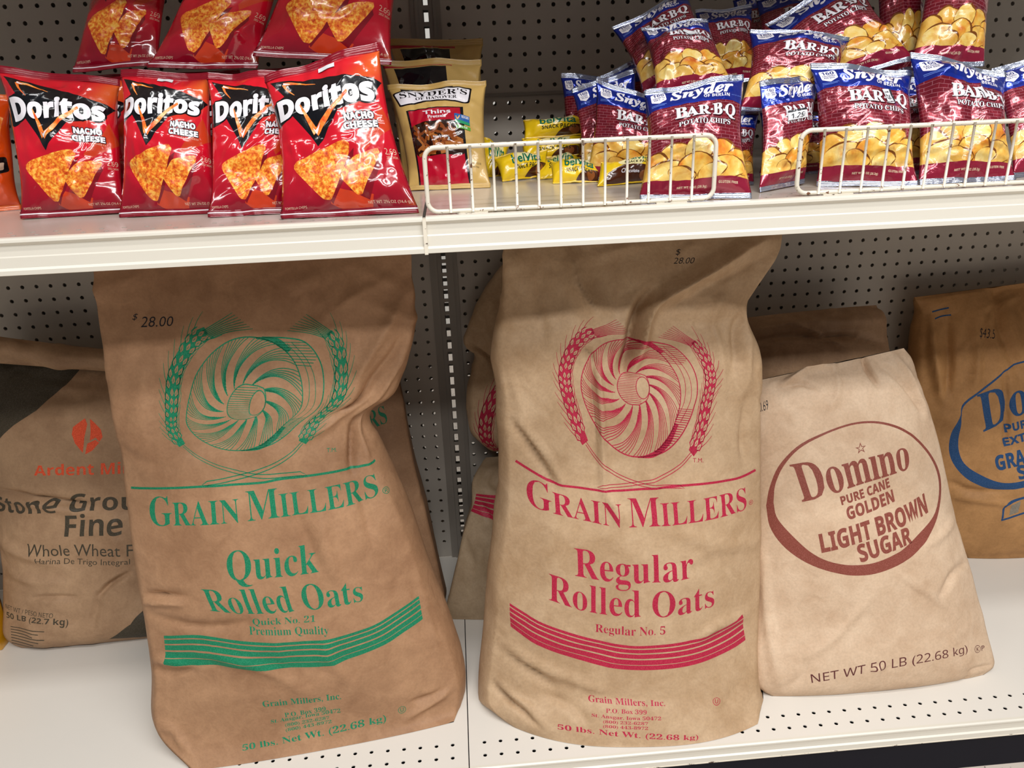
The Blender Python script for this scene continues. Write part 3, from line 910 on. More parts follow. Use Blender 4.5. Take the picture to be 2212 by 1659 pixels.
SACK_PRINT = {
 'oats_green': [
  ('emblem',[[.1587,.1057],[.985,.0875],[1.099,.4899],[.103,.4822]],'green'),
  ('band',[[.0302,.477],[.1855,.474],[.3336,.4734],[.5454,.4749],[.6174,.4727],[.7584,.4727],[.8998,.4728],[.9719,.4721],[1.008,.4682]],[[.0285,.4806],[.1839,.4775],[.3321,.4768],[.5437,.4782],[.616,.4762],[.7566,.4762],[.8981,.4764],[.9712,.4758],[1.0088,.4717]],'green',[(0,1)]),
  ('text','GRAIN MILLERS','smallcaps',[[.1035,.4896],[.2502,.4866],[.4532,.4862],[.5902,.4856],[.7656,.4847],[.8757,.4836],[.9788,.4808]],[[.0905,.5311],[.23,.5278],[.4286,.5271],[.5731,.5257],[.7425,.525],[.8454,.524],[.9503,.5201]],'green'),
  ('text','®','sans',[[.9716,.5097],[.999,.5107]],[[.9625,.5188],[.9912,.52]],'green'),
  ('text','Quick','serif',[[.359,.563],[.5275,.5646],[.6803,.5648]],[[.3413,.6135],[.496,.6126],[.6577,.6111]],'green'),
  ('text','Rolled Oats','serif',[[.2403,.615],[.4461,.6156],[.6061,.6158],[.7991,.6211]],[[.2572,.6509],[.3963,.6566],[.5766,.6559],[.7789,.6511]],'green'),
  ('text','Quick No. 21','serif',[[.3898,.6641],[.6032,.6639]],[[.3826,.68],[.5927,.6772]],'green'),
  ('text','Premium Quality','serif',[[.3688,.68],[.6318,.6827]],[[.3614,.6997],[.6216,.6999]],'green'),
  ('band',[[.0601,.7204],[.1896,.7042],[.3382,.7087],[.5344,.7087],[.7458,.6941],[.8593,.6781],[.9642,.6634]],[[.0511,.7773],[.2166,.7628],[.3513,.764],[.5718,.7551],[.7722,.728],[.8629,.7105],[.9462,.6966]],'green',[(0,.11),(.155,.3),(.355,.53),(.59,.79),(.815,1)]),
  ('text','Grain Millers, Inc.','serifbold',[[.3498,.8363],[.6026,.8161]],[[.3547,.8544],[.6018,.8358]],'green'),
  ('text','P.O. Box 399','serifbold',[[.4211,.867],[.5517,.8529]],[[.4242,.8791],[.5541,.8661]],'green'),
  ('text','St. Ansgar, Iowa 50472','serifbold',[[.3783,.8834],[.5998,.8598]],[[.378,.8951],[.6024,.8751]],'green'),
  ('text','(800) 232-6287','serifbold',[[.4226,.8947],[.5651,.8813]],[[.4212,.9057],[.5662,.8936]],'green'),
  ('text','(800) 443-8972','serifbold',[[.4204,.9081],[.5723,.8926]],[[.4164,.9195],[.572,.905]],'green'),
  ('text','50 lbs. Net Wt. (22.68 kg)','serifbold',[[.2508,.9443],[.5106,.92],[.7521,.891]],[[.2265,.9669],[.4931,.95],[.7511,.9223]],'green'),
  ('text','Ⓤ','sans',[[.7909,.8732],[.8171,.8714]],[[.7941,.8975],[.8207,.8961]],'green'),
  ('text','T.M.','sans',[[.8345,.4296],[.8728,.4323]],[[.8293,.4386],[.8674,.4411]],'green'),
  ('text','28.00','hand',[[.1346,.0977],[.2392,.1]],[[.1332,.1162],[.2403,.1171]],'ink'),
  ('text','$','hand',[[.1103,.0922],[.1281,.0919]],[[.1083,.1043],[.1262,.1039]],'ink'),
 ],
 'oats_red': [
  ('emblem',[[.1696,.1794],[1.0252,.1993],[.9606,.4887],[.1399,.4819]],'crimson'),
  ('band',[[.0314,.4463],[.1005,.4596],[.172,.4713],[.2591,.4748],[.361,.4781],[.5186,.4736],[.6966,.4688],[.8169,.468],[.8981,.467],[.973,.4613]],[[.0268,.4499],[.0963,.4632],[.1692,.475],[.2576,.4784],[.3605,.4817],[.5188,.4771],[.697,.4724],[.818,.4716],[.9013,.4706],[.978,.465]],'crimson',[(0,1)]),
  ('text','GRAIN MILLERS','smallcaps',[[.0662,.4716],[.157,.4762],[.3021,.4855],[.4294,.4899],[.5671,.4876],[.7292,.4828],[.9237,.4757]],[[.0745,.5171],[.1646,.5219],[.3053,.5324],[.4281,.5362],[.5675,.5333],[.7322,.5294],[.9275,.5226]],'crimson'),
  ('text','®','sans',[[.9376,.5101],[.9593,.5093]],[[.9396,.5179],[.9615,.5171]],'crimson'),
  ('text','Regular','serif',[[.2477,.5684],[.467,.5733],[.6861,.568]],[[.2656,.6142],[.4776,.6208],[.6945,.6145]],'crimson'),
  ('text','Rolled Oats','serif',[[.1699,.6037],[.3426,.6145],[.4941,.6189],[.6312,.6191],[.7788,.616]],[[.1806,.642],[.3359,.656],[.5027,.6615],[.6212,.6604],[.7878,.6518]],'crimson'),
  ('text','Regular No. 5','serif',[[.3494,.674],[.4722,.6765],[.6019,.6762]],[[.3535,.6933],[.4768,.6973],[.6058,.6948]],'crimson'),
  ('band',[[.0512,.6594],[.1461,.6789],[.2607,.6933],[.4367,.71],[.5706,.7108],[.7336,.7008],[.9104,.6752]],[[.0589,.7027],[.1561,.7247],[.2977,.7434],[.4532,.7583],[.5866,.7597],[.7467,.75],[.9386,.721]],'crimson',[(0,.11),(.155,.3),(.355,.53),(.59,.79),(.815,1)]),
  ('text','Grain Millers, Inc.','serifbold',[[.3694,.8238],[.5153,.8489],[.6409,.8602]],[[.3688,.8673],[.5088,.8852],[.635,.8885]],'crimson'),
  ('text','P.O. Box 399','serifbold',[[.4242,.8887],[.5669,.8955]],[[.4201,.9014],[.5635,.9069]],'crimson'),
  ('text','St. Ansgar, Iowa 50472','serifbold',[[.3688,.9024],[.4849,.9093],[.6137,.9118]],[[.3644,.913],[.4812,.9192],[.6108,.9218]],'crimson'),
  ('text','(800) 232-6287','serifbold',[[.4036,.9179],[.5633,.923]],[[.3999,.9259],[.5601,.9319]],'crimson'),
  ('text','(800) 443-8972','serifbold',[[.3988,.9279],[.5597,.9329]],[[.3944,.9361],[.5562,.9424]],'crimson'),
  ('text','50 lbs. Net Wt. (22.68 kg)','serifbold',[[.232,.93],[.4793,.9427],[.7432,.9614]],[[.2204,.9479],[.4703,.9614],[.7378,.9861]],'crimson'),
  ('text','Ⓤ','sans',[[.8179,.8524],[.8481,.8543]],[[.8114,.8882],[.8398,.8897]],'crimson'),
  ('text','T.M.','sans',[[.6974,.4327],[.7389,.4336]],[[.6968,.4384],[.7382,.4393]],'crimson'),
  ('text','28.00','hand',[[.6059,.0685],[.6869,.0712]],[[.61,.0843],[.6903,.0867]],'ink'),
  ('text','$','hand',[[.6113,.0424],[.6301,.0434]],[[.6135,.0637],[.6322,.0633]],'ink'),
 ],
 'sugar_brown': [
  ('band',[[.0254,.3847],[.0415,.3406],[.0841,.2922],[.1779,.2462],[.312,.2165],[.4587,.1976],[.5944,.1944],[.7149,.2072],[.8109,.2318],[.8924,.2692],[.9371,.306],[.9188,.3411],[.8379,.3919],[.7193,.4426],[.5989,.482],[.4821,.5065],[.376,.516],[.2626,.5124],[.1651,.4972],[.087,.4697],[.0387,.4313],[.0254,.3847]],[[.0535,.3756],[.0632,.3349],[.1048,.2914],[.1857,.2514],[.3152,.2211],[.4582,.2022],[.5908,.1995],[.7049,.2119],[.7967,.2352],[.8746,.2708],[.9155,.3057],[.9004,.3403],[.827,.3834],[.7041,.4214],[.5886,.4586],[.4789,.4829],[.3797,.4931],[.2727,.4913],[.1892,.474],[.1103,.4373],[.0646,.407],[.0535,.3756]],'brown',[(0,1)]),
  ('text','Domino','domino',[[.1246,.2913],[.4091,.2607],[.7606,.2364]],[[.1673,.3679],[.4246,.3285],[.7366,.2962]],'brown'),
  ('text','☆','star',[[.4577,.2433],[.5184,.239]],[[.453,.2657],[.5125,.2615]],'brown'),
  ('text','PURE CANE','narrow',[[.3357,.3494],[.6,.3108]],[[.3407,.367],[.5989,.3289]],'brown'),
  ('text','GOLDEN','narrow',[[.3547,.3706],[.6068,.3323]],[[.3591,.3976],[.6077,.3561]],'brown'),
  ('text','LIGHT BROWN','narrow',[[.2218,.4315],[.7863,.3415]],[[.2312,.4731],[.7856,.3804]],'brown'),
  ('text','SUGAR','narrow',[[.3801,.4504],[.6566,.4053]],[[.3944,.4881],[.6544,.4418]],'brown'),
  ('text','NET WT 50 LB (22.68 kg)','sans2',[[.189,.8085],[.4896,.7474],[.8533,.709]],[[.1968,.8724],[.503,.8025],[.8502,.7467]],'maroonink'),
  ('text','Ⓚ','sans2',[[.8937,.7189],[.9345,.7198]],[[.8891,.749],[.9256,.7475]],'maroonink'),
  ('text','P','sans',[[.9391,.7236],[.9578,.724]],[[.9327,.7425],[.9512,.741]],'maroonink'),
  ('text','30.69','hand',[[-.0143,.1368],[.047,.1239]],[[-.006,.1668],[.0523,.1554]],'ink'),
 ],
 'sugar_blue': [
  ('band',[[.3703,.4021],[.4337,.3862],[.5396,.3744],[.7094,.3817],[.876,.4234],[1.0207,.4989],[.99,.5771],[.7894,.6413],[.5641,.683],[.4065,.6893],[.3129,.6936],[.2279,.6902],[.1547,.6692],[.1105,.6425],[.0861,.6079],[.0873,.5747],[.1115,.5374],[.158,.5002],[.1774,.468],[.27,.4345],[.3703,.4021]],[[.3742,.406],[.4356,.3901],[.5379,.3793],[.7014,.3867],[.8591,.4277],[.9977,.499],[.9633,.5679],[.7658,.6178],[.5584,.6603],[.4147,.6694],[.3209,.6741],[.2539,.6674],[.1809,.643],[.1359,.6175],[.1241,.5887],[.1325,.556],[.1567,.5191],[.1637,.5002],[.1833,.4717],[.2736,.4391],[.3742,.406]],'navy',[(0,1)]),
  ('text','Domino','domino',[[.2425,.4492],[.4675,.4202],[.9257,.3882]],[[.2448,.5419],[.4619,.5042],[.8977,.4704]],'navy'),
  ('text','PURE CANE','narrow',[[.3516,.527],[.6449,.5006]],[[.3495,.5473],[.6446,.5218]],'navy'),
  ('text','EXTRA FINE','narrow',[[.3263,.5597],[.6831,.5271]],[[.3262,.579],[.6807,.5502]],'navy'),
  ('text','GRANULATED','narrow',[[.2658,.5994],[.7445,.5616]],[[.2651,.6388],[.7369,.6025]],'navy'),
  ('text','SUGAR','narrow',[[.355,.6298],[.6428,.6094]],[[.3563,.6682],[.6445,.6469]],'navy'),
  ('band',[[.2243,.7853],[.2741,.7294],[.472,.7114]],[[.2376,.778],[.2781,.7353],[.4697,.7168]],'navy',[(0,1)]),
  ('band',[[.2232,.7885],[.3317,.7727],[.4521,.7617]],[[.2255,.7822],[.3338,.7668],[.4542,.7559]],'navy',[(0,1)]),
  ('band',[[.288,.7373],[.3371,.7303]],[[.2658,.7716],[.3126,.7638]],'greyink',[(0,1)]),
  ('band',[[.0476,.1417],[.0956,.1309],[.138,.1264]],[[.048,.1514],[.0952,.1413],[.1372,.1368]],'navy',[(0,1)]),
  ('band',[[.0559,.186],[.0959,.1738],[.1407,.173]],[[.0579,.1942],[.0973,.182],[.1418,.1811]],'navy',[(0,1)]),
  ('text','$43.5','hand',[[.2788,.2543],[.3671,.2688]],[[.2725,.2986],[.358,.3101]],'ink'),
 ],
 'flour': [
  ('poly',[[.0045,.0057],[.2233,-.0035],[.3529,-.0022],[.4893,.0236],[.4993,.0307],[.4463,.0819],[.3045,.1667],[.1902,.2157],[.0996,.2642],[.0002,.2856]],'olive'),
  ('poly',[[.5759,.9047],[.708,.8302],[.793,.7094],[.886,.6248],[.9927,.6207],[1.0082,.9891]],'olive'),
  ('text','Ardent Mills','bold',[[.2985,.3076],[.5604,.295],[.8128,.2856]],[[.2946,.3314],[.5581,.3233],[.8112,.3157]],'orange'),
  ('text','Stone Ground','bold',[[.0178,.3931],[.5301,.3632],[.9689,.3617]],[[-.0021,.4332],[.5232,.405],[.9656,.4054]],'olive'),
  ('text','Fine','bold',[[.4313,.4126],[.7171,.4053]],[[.4207,.4671],[.7102,.4624]],'olive'),
  ('text','Whole Wheat Flour','sans',[[.2074,.4933],[.5561,.4856],[.8996,.4902]],[[.2002,.5244],[.5501,.5182],[.8965,.5239]],'olive'),
  ('text','Harina De Trigo Integral','sans',[[.2548,.5277],[.5012,.5259],[.7369,.5278]],[[.2495,.5474],[.4972,.5473],[.7342,.5497]],'olive'),
  ('text','NET WT / PESO NETO','sans2',[[.0237,.6813],[.3245,.711]],[[.0218,.6965],[.3185,.7406]],'olive'),
  ('text','50 LB (22.7 kg)','bold',[[.0278,.7087],[.3983,.7558]],[[.0265,.7474],[.3894,.8172]],'olive'),
  ('band',[[.0572,.7884],[.1557,.8048],[.2634,.8223]],[[.0564,.793],[.1546,.8091],[.2621,.8262]],'olive',[(0,1)]),
  ('band',[[.0571,.8045],[.1537,.8197],[.2286,.834]],[[.0561,.8092],[.1522,.824],[.2267,.8379]],'olive',[(0,1)]),
  ('band',[[.0558,.821],[.1505,.8345],[.1919,.8464]],[[.0543,.8258],[.1483,.8388],[.1892,.8503]],'olive',[(0,1)]),
  ('band',[[.0525,.838],[.1453,.8493],[.2503,.8606]],[[.0504,.843],[.1429,.8536],[.2478,.8647]],'olive',[(0,1)]),
  ('band',[[.0465,.8557],[.138,.8647],[.2104,.8748]],[[.0433,.8611],[.1345,.8698],[.2063,.8804]],'olive',[(0,1)]),
  ('band',[[.036,.8762],[.1263,.8843],[.1626,.8975]],[[.0307,.8836],[.1205,.8916],[.1548,.9071]],'olive',[(0,1)]),
  ('band',[[.0162,.9057],[.1032,.9163],[.2004,.9374]],[[.0073,.9166],[.092,.9302],[.1856,.9572]],'olive',[(0,1)]),
  ('poly',[[.5473,.1769],[.5577,.1933],[.5422,.2305],[.5386,.2703],[.4977,.248],[.483,.2241],[.4906,.2038]],'orange'),
  ('poly',[[.57,.1772],[.5889,.1869],[.6217,.2063],[.6317,.2261],[.6166,.239],[.5983,.2284],[.5696,.2381],[.5726,.2106]],'orange'),
  ('poly',[[.5964,.2347],[.6167,.2414],[.5836,.263],[.5499,.2735],[.5586,.2458]],'orange'),
 ],
 'oats_green_back': [
  ('text','GRAIN MILLERS','smallcaps',[[.2081,.2481],[.5679,.2229],[.8944,.1827]],[[.2172,.3168],[.5801,.2848],[.9058,.2397]],'green'),
  ('band',[[.2367,.5677],[.5923,.5552],[.9232,.5266]],[[.2307,.6404],[.5938,.6196],[.9097,.581]],'green',[(0,.11),(.155,.3),(.355,.53),(.59,.79),(.815,1)]),
 ],
 'oats_red_back': [
  ('band',[[.0208,.249],[.1765,.2584],[.5401,.2974],[1.0177,.3298]],[[-.0013,.354],[.1931,.414],[.5547,.47],[1.0102,.5027]],'crimson',[(0,.11),(.155,.3),(.355,.53),(.59,.79),(.815,1)]),
 ],
 'oats_red_slumped': [
  ('emblem',[[.0699,.373],[1.1516,.4642],[1.2001,1.3888],[-.2134,1.1544]],'crimson'),
 ],
}
SACK_CREASES = {
 'oats_green': [
  ([[.9647,.3589],[.9448,.4206],[.9002,.4769]],-.016,.01),
  ([[.9921,.367],[.9828,.4372],[.9658,.4794]],.009,.01),
  ([[.889,.302],[.9052,.2478],[.9547,.1987],[.971,.1663]],-.01,.012),
  ([[.9553,.3402],[.9629,.26],[.9943,.2086]],.01,.01),
  ([[.8583,.2815],[.8582,.2225],[.9258,.1443],[.9701,.0896]],.008,.016),
  ([[.8669,.3081],[.8891,.2896],[.9114,.2566]],-.008,.008),
  ([[.893,.3405],[.8383,.3733],[.7472,.3929]],.006,.014),
  ([[.7172,.1237],[.8066,.0832],[.9408,.0535]],.006,.03),
  ([[.9585,.4861],[.9786,.5293],[.9851,.5763]],.006,.016),
  ([[.9028,.4879],[.8875,.5329],[.8686,.5821]],-.005,.014),
  ([[.7237,.527],[.7079,.5761],[.7154,.6202]],.005,.018),
  ([[.6431,.5229],[.6536,.561],[.667,.5984]],-.004,.014),
  ([[-.0066,.6552],[.0822,.644],[.1634,.6396]],.009,.01),
  ([[.0088,.6395],[.0872,.6328],[.1769,.6296]],-.009,.01),
  ([[.0321,.6797],[.2146,.6852],[.3786,.6719]],-.006,.016),
  ([[.0089,.7905],[.0554,.7978],[.1478,.7734]],-.007,.01),
  ([[.0037,.7778],[.0699,.7729],[.1792,.7705]],.006,.012),
  ([[.1899,.7412],[.3615,.7609],[.4914,.8097]],.005,.018),
  ([[.6001,.7063],[.604,.7509],[.6429,.8]],.004,.02),
  ([[.0148,.8995],[.0645,.9077],[.0499,.9506]],.006,.01),
  ([[.9917,.818],[.9009,.8728],[.8231,.9212]],.006,.012),
  ([[.9731,.827],[.8831,.8549],[.8366,.8643]],-.005,.01),
  ([[.9915,.6284],[.9689,.6943],[.9569,.7648]],.004,.008),
  ([[-.0123,.3902],[.1238,.4326],[.2375,.4423]],-.003,.014),
 ],
 'oats_red': [
  ([[.5551,.1463],[.5125,.2218],[.4513,.282]],-.028,.018),
  ([[.6069,.1558],[.5525,.2225],[.4843,.2827]],.014,.014),
  ([[.4905,.1531],[.4732,.2126],[.4167,.2813]],.006,.02),
  ([[.362,.2536],[.3547,.3295],[.3507,.4056],[.3521,.48]],.01,.01),
  ([[.3373,.2709],[.3338,.3387],[.3333,.4057]],-.008,.01),
  ([[.2966,.2312],[.3369,.2489],[.3649,.2805]],-.008,.008),
  ([[.937,.0302],[.7979,.0926],[.6743,.133],[.5901,.1637]],.018,.026),
  ([[.9929,.1921],[.8461,.2041],[.6733,.1994]],-.006,.02),
  ([[.2236,.0212],[.274,.1209],[.4289,.2032]],.015,.026),
  ([[.11,.0488],[.1336,.1452],[.1725,.2261]],-.006,.014),
  ([[.0196,.3828],[.0917,.4257],[.1739,.4752]],-.009,.01),
  ([[.0323,.3781],[.1176,.4209],[.1994,.4702]],.006,.01),
  ([[.9929,.1921],[.933,.225],[.8831,.2971]],-.01,.012),
  ([[1.0187,.2109],[.9534,.2624],[.9351,.3319]],.008,.012),
  ([[.8672,.1545],[.8388,.2567],[.8275,.3677]],.005,.012),
  ([[.9345,.3587],[.9139,.4167],[.9298,.4491]],-.007,.012),
  ([[.3521,.48],[.3935,.5082],[.4106,.529]],.006,.01),
  ([[.5213,.451],[.5376,.4648],[.5538,.4789]],.004,.02),
  ([[.0075,.7417],[.1577,.7738],[.2512,.8092]],-.007,.01),
  ([[.0179,.7365],[.1785,.7639],[.4144,.8062]],.006,.014),
  ([[.018,.8064],[.0998,.8741],[.1478,.932]],-.01,.008),
  ([[.0343,.8005],[.1195,.8554],[.1843,.9285]],.006,.012),
  ([[.2201,.8253],[.3232,.9014],[.33,.9225]],-.004,.014),
  ([[.7355,.7009],[.8069,.6833],[.9315,.6806]],.006,.014),
  ([[.5852,.5354],[.8115,.5684],[.9949,.579]],.004,.016),
 ],
 'sugar_brown': [
  ([[.716,.0047],[.6983,.0454],[.7034,.0958]],-.012,.01),
  ([[.1424,.0627],[.323,.0004],[.5068,.0058]],.01,.012),
  ([[.112,.0734],[.2273,.0589],[.3203,.0897]],-.006,.01),
  ([[.7872,.0369],[.8708,.1051],[.924,.1707]],-.006,.012),
  ([[.9083,.0172],[.9391,.1088],[.9575,.1951]],.007,.012),
  ([[.5068,.0058],[.4541,.0981],[.3621,.1543]],.004,.012),
  ([[.016,.5083],[.0236,.6224],[.0702,.8469]],.008,.01),
  ([[.1672,.7404],[.2674,.6809],[.4229,.5646]],.003,.012),
  ([[.5579,.5106],[.6795,.5537],[.7642,.5914]],.004,.008),
  ([[.7476,.567],[.8572,.5187],[.9707,.5021]],-.006,.012),
  ([[.7232,.4507],[.8626,.4255],[.9748,.4027]],.004,.012),
  ([[.4462,.885],[.4462,.8014],[.4629,.7785]],.004,.006),
  ([[.1678,.7569],[.1624,.8184],[.0957,.9045]],-.004,.01),
  ([[.8874,1.0203],[.8763,.866],[.9816,.8469]],-.0025,.008),
 ],
 'sugar_back': [
  ([[.0466,.2189],[.2772,.2007],[.5184,.2194],[.7433,.2205]],-.01,.008),
  ([[.29,.1437],[.4595,.2013],[.7023,.2829]],.008,.008),
  ([[.5203,.2085],[.7418,.2311],[.9827,.2755]],-.007,.01),
  ([[.0514,.1586],[.3495,.1499],[.9349,.1639]],.006,.01),
 ],
 'sugar_blue': [
  ([[.0366,.1923],[.0645,.3618],[.0981,.4651]],.014,.014),
  ([[.1188,.2244],[.1255,.3754],[.0995,.4541]],-.01,.012),
  ([[.4813,.001],[.4034,.2476],[.4617,.3996]],-.01,.02),
  ([[.2551,.2123],[.2563,.3669],[.2239,.4344]],.006,.016),
  ([[.3899,.3961],[.3685,.5071],[.3288,.5734]],-.007,.008),
  ([[.0538,.6648],[.1366,.6908],[.2969,.6958]],-.006,.01),
  ([[.0376,.7058],[.1444,.7184],[.3222,.7394]],.005,.012),
 ],
 'flour': [
  ([[.0321,.3787],[.2409,.3776],[.434,.3863],[.5717,.3896]],-.012,.008),
  ([[.0218,.3997],[.2875,.3956],[.5221,.4115]],.006,.012),
  ([[.7272,.571],[.6318,.6041],[.5685,.6413]],-.01,.008),
  ([[.5685,.6413],[.5333,.7492],[.5102,.8375]],-.005,.012),
  ([[.1991,.6502],[.3354,.6434],[.4592,.6474]],-.006,.007),
  ([[.0523,.578],[.1792,.5937],[.3915,.6011]],.005,.016),
  ([[.0049,.5082],[.1969,.5259],[.423,.5582]],.005,.02),
  ([[.6805,.417],[.6528,.4575],[.6923,.495]],.004,.014),
 ],
 'oats_red_back': [
  ([[.0457,.308],[.0882,.3609],[.1145,.4217]],-.008,.006),
  ([[.084,.1347],[.0718,.2088],[.1416,.2524]],-.006,.01),
  ([[-.005,.4978],[.0554,.6379],[.089,.6946]],-.005,.012),
 ],
 'oats_red_slumped': [
  ([[.0069,.3026],[.041,.3639],[.1145,.5007]],-.012,.008),
  ([[.0214,.1435],[.1391,.2308],[.1573,.3731]],.006,.014),
 ],
}
BAG_CORNERS = {
 1: ('tortilla',[[-.5252,-.365,1.0119],[-.3834,-.36,.9908],[-.5102,-.432,.8328],[-.3832,-.425,.8336]],.05,0),
 2: ('tortilla',[[-.3694,-.385,1.0011],[-.2618,-.385,.9938],[-.3801,-.4594,.8328],[-.2546,-.4637,.8328]],.05,0),
 3: ('tortilla',[[-.2632,-.395,.9928],[-.1399,-.395,.9935],[-.2627,-.495,.8328],[-.1472,-.4902,.8328]],.034,0),
 4: ('tortilla',[[-.1832,-.445,.9866],[-.0464,-.455,1.0208],[-.1689,-.533,.8328],[-.0096,-.54,.8334]],.038,0),
 5: ('tortilla',[[-.54,-.29,1.0005],[-.389,-.29,.9976],[-.5474,-.3138,.8328],[-.4075,-.3176,.8328]],.045,0),
 6: ('tortilla',[[-.3613,-.3,.9966],[-.2447,-.3,.9979],[-.3839,-.3124,.8328],[-.2665,-.3214,.8328]],.045,0),
 7: ('tortilla',[[-.2271,-.31,.9972],[-.0695,-.31,1],[-.2281,-.3211,.8328],[-.0842,-.3395,.8328]],.05,0),
 8: ('tortilla',[[-.4303,-.22,1.1682],[-.3122,-.22,1.176],[-.4602,-.31,1.0026],[-.3508,-.31,1.0076]],.045,0),
 9: ('tortilla',[[-.2661,-.24,1.1718],[-.159,-.24,1.1579],[-.3549,-.335,1.0036],[-.2148,-.335,.9972]],.045,0),
 10: ('tortilla',[[-.1461,-.26,1.1816],[-.0079,-.26,1.1618],[-.2165,-.345,1.0133],[-.0395,-.345,.9956]],.05,0),
 11: ('cheese',[[-.6414,-.34,.9907],[-.5368,-.33,.978],[-.6636,-.3736,.8328],[-.5562,-.3392,.8328]],.045,0),
 12: ('pretzel',[[-.0529,-.27,.969],[.0876,-.27,.9721],[-.0302,-.345,.8328],[.0832,-.352,.8328]],.045,0),
 13: ('pretzel_rear',[[-.0631,-.195,1.0044],[.0855,-.195,1.0009],[-.0438,-.275,.8354],[.0788,-.28,.8335]],.04,0),
 14: ('pretzel_rear',[[-.056,-.12,1.0347],[.0922,-.12,1.0315],[-.0319,-.2,.8374],[.0853,-.2,.8355]],.04,0),
 15: ('biscuit',[[.0928,-.265,.8658],[.1758,-.245,.8689],[.1037,-.297,.8328],[.1694,-.27,.8347]],.022,0),
 16: ('biscuit',[[.1714,-.315,.8618],[.2462,-.315,.8532],[.171,-.3461,.8328],[.2346,-.35,.8328]],.022,0),
 17: ('biscuit_choc',[[.2367,-.36,.8595],[.3116,-.355,.8643],[.2252,-.3955,.8328],[.3046,-.3768,.8328]],.022,0),
 18: ('biscuit',[[.146,-.185,.9081],[.2428,-.185,.913],[.1455,-.205,.8833],[.2402,-.205,.8861]],.022,0),
 19: ('biscuit',[[.1416,-.2,.8818],[.2366,-.2,.8845],[.1407,-.225,.8551],[.2267,-.225,.8573]],.022,0),
 20: ('biscuit',[[.1585,-.225,.8542],[.2303,-.225,.8565],[.1544,-.2926,.8328],[.2203,-.2739,.8328]],.022,0),
 21: ('biscuit',[[.0728,-.21,.8923],[.1203,-.2,.8723],[.0761,-.245,.8335],[.1048,-.235,.8328]],.022,0),
 31: ('barbecue',[[.2693,-.47,.9526],[.3891,-.475,.9689],[.2525,-.528,.8328],[.3797,-.556,.8328]],.045,0),
 32: ('barbecue',[[.2389,-.31,.9689],[.346,-.315,.9295],[.2189,-.3337,.8328],[.3366,-.3637,.8328]],.034,0),
 33: ('barbecue',[[.2132,-.255,.9558],[.3032,-.26,.9787],[.2201,-.3182,.8328],[.3251,-.2696,.8328]],.035,0),
 34: ('barbecue',[[.2085,-.165,.9762],[.2894,-.165,.9677],[.2103,-.1966,.8328],[.2889,-.204,.8328]],.035,0),
 35: ('barbecue',[[.3269,-.2,.9938],[.264,-.2,.9708],[.3523,-.27,.8598],[.2723,-.25,.8549]],.03,1),
 36: ('barbecue',[[.4163,-.455,.9583],[.5064,-.42,.9645],[.404,-.515,.8328],[.4787,-.47,.8344]],.03,0),
 37: ('barbecue',[[.4886,-.435,.9786],[.6234,-.43,.9622],[.4877,-.49,.8328],[.5953,-.53,.8328]],.045,0),
 38: ('barbecue',[[.6175,-.435,.9863],[.7422,-.44,.9555],[.6034,-.52,.8328],[.7242,-.522,.8328]],.045,0),
 39: ('barbecue',[[.7506,-.4,.9609],[.8676,-.4,.9882],[.7372,-.5012,.8328],[.8777,-.4675,.8328]],.033,0),
 40: ('barbecue',[[.6177,-.37,.9563],[.6897,-.37,.9506],[.6177,-.43,.8328],[.6852,-.43,.8328]],.035,0),
 41: ('barbecue',[[.3594,-.41,.9185],[.4362,-.41,.9211],[.3579,-.45,.8328],[.421,-.45,.8328]],.03,0),
 42: ('barbecue',[[.3312,-.33,.9379],[.4222,-.33,.9366],[.3271,-.37,.8328],[.4135,-.37,.8328]],.035,0),
 43: ('barbecue',[[.4628,-.34,.9183],[.5586,-.34,.9192],[.4567,-.375,.8328],[.5494,-.375,.8328]],.035,0),
 44: ('barbecue',[[.5796,-.31,.9453],[.6885,-.31,.9454],[.5816,-.35,.8328],[.6845,-.35,.8328]],.035,0),
 45: ('barbecue',[[.6914,-.32,.9564],[.7901,-.32,.9557],[.7071,-.34,.8328],[.7981,-.34,.8328]],.035,0),
 51: ('barbecue',[[.3023,-.3,1.0293],[.392,-.31,1.0384],[.3056,-.385,.945],[.4104,-.39,.9489]],.04,0),
 52: ('barbecue',[[.275,-.235,1.0335],[.3792,-.245,1.0799],[.3096,-.3,.9429],[.4103,-.31,.9911]],.04,0),
 53: ('barbecue',[[.4338,-.365,1.0227],[.5681,-.37,1.0078],[.4048,-.425,.9241],[.5243,-.43,.9114]],.042,0),
 54: ('barbecue',[[.4825,-.285,1.0298],[.6042,-.28,1.0928],[.5472,-.375,.9514],[.6617,-.37,.976]],.04,0),
 55: ('barbecue',[[.6512,-.24,1.1239],[.7335,-.24,1.1228],[.6348,-.33,.9513],[.6934,-.33,.9623]],.035,0),
 56: ('barbecue',[[.7037,-.29,1.1243],[.8036,-.29,1.0932],[.6483,-.385,.966],[.7497,-.385,.9645]],.045,0),
 57: ('barbecue',[[.5026,-.19,1.071],[.6204,-.19,1.0772],[.4901,-.25,.9641],[.6053,-.25,.9661]],.035,0),
 58: ('barbecue',[[.4925,-.115,1.0788],[.5791,-.115,1.0839],[.4808,-.17,.9712],[.5668,-.17,.9748]],.03,0),
 59: ('barbecue',[[.4058,-.2,1.0546],[.4913,-.2,1.0593],[.4039,-.26,.9547],[.49,-.26,.9539]],.035,0),
}

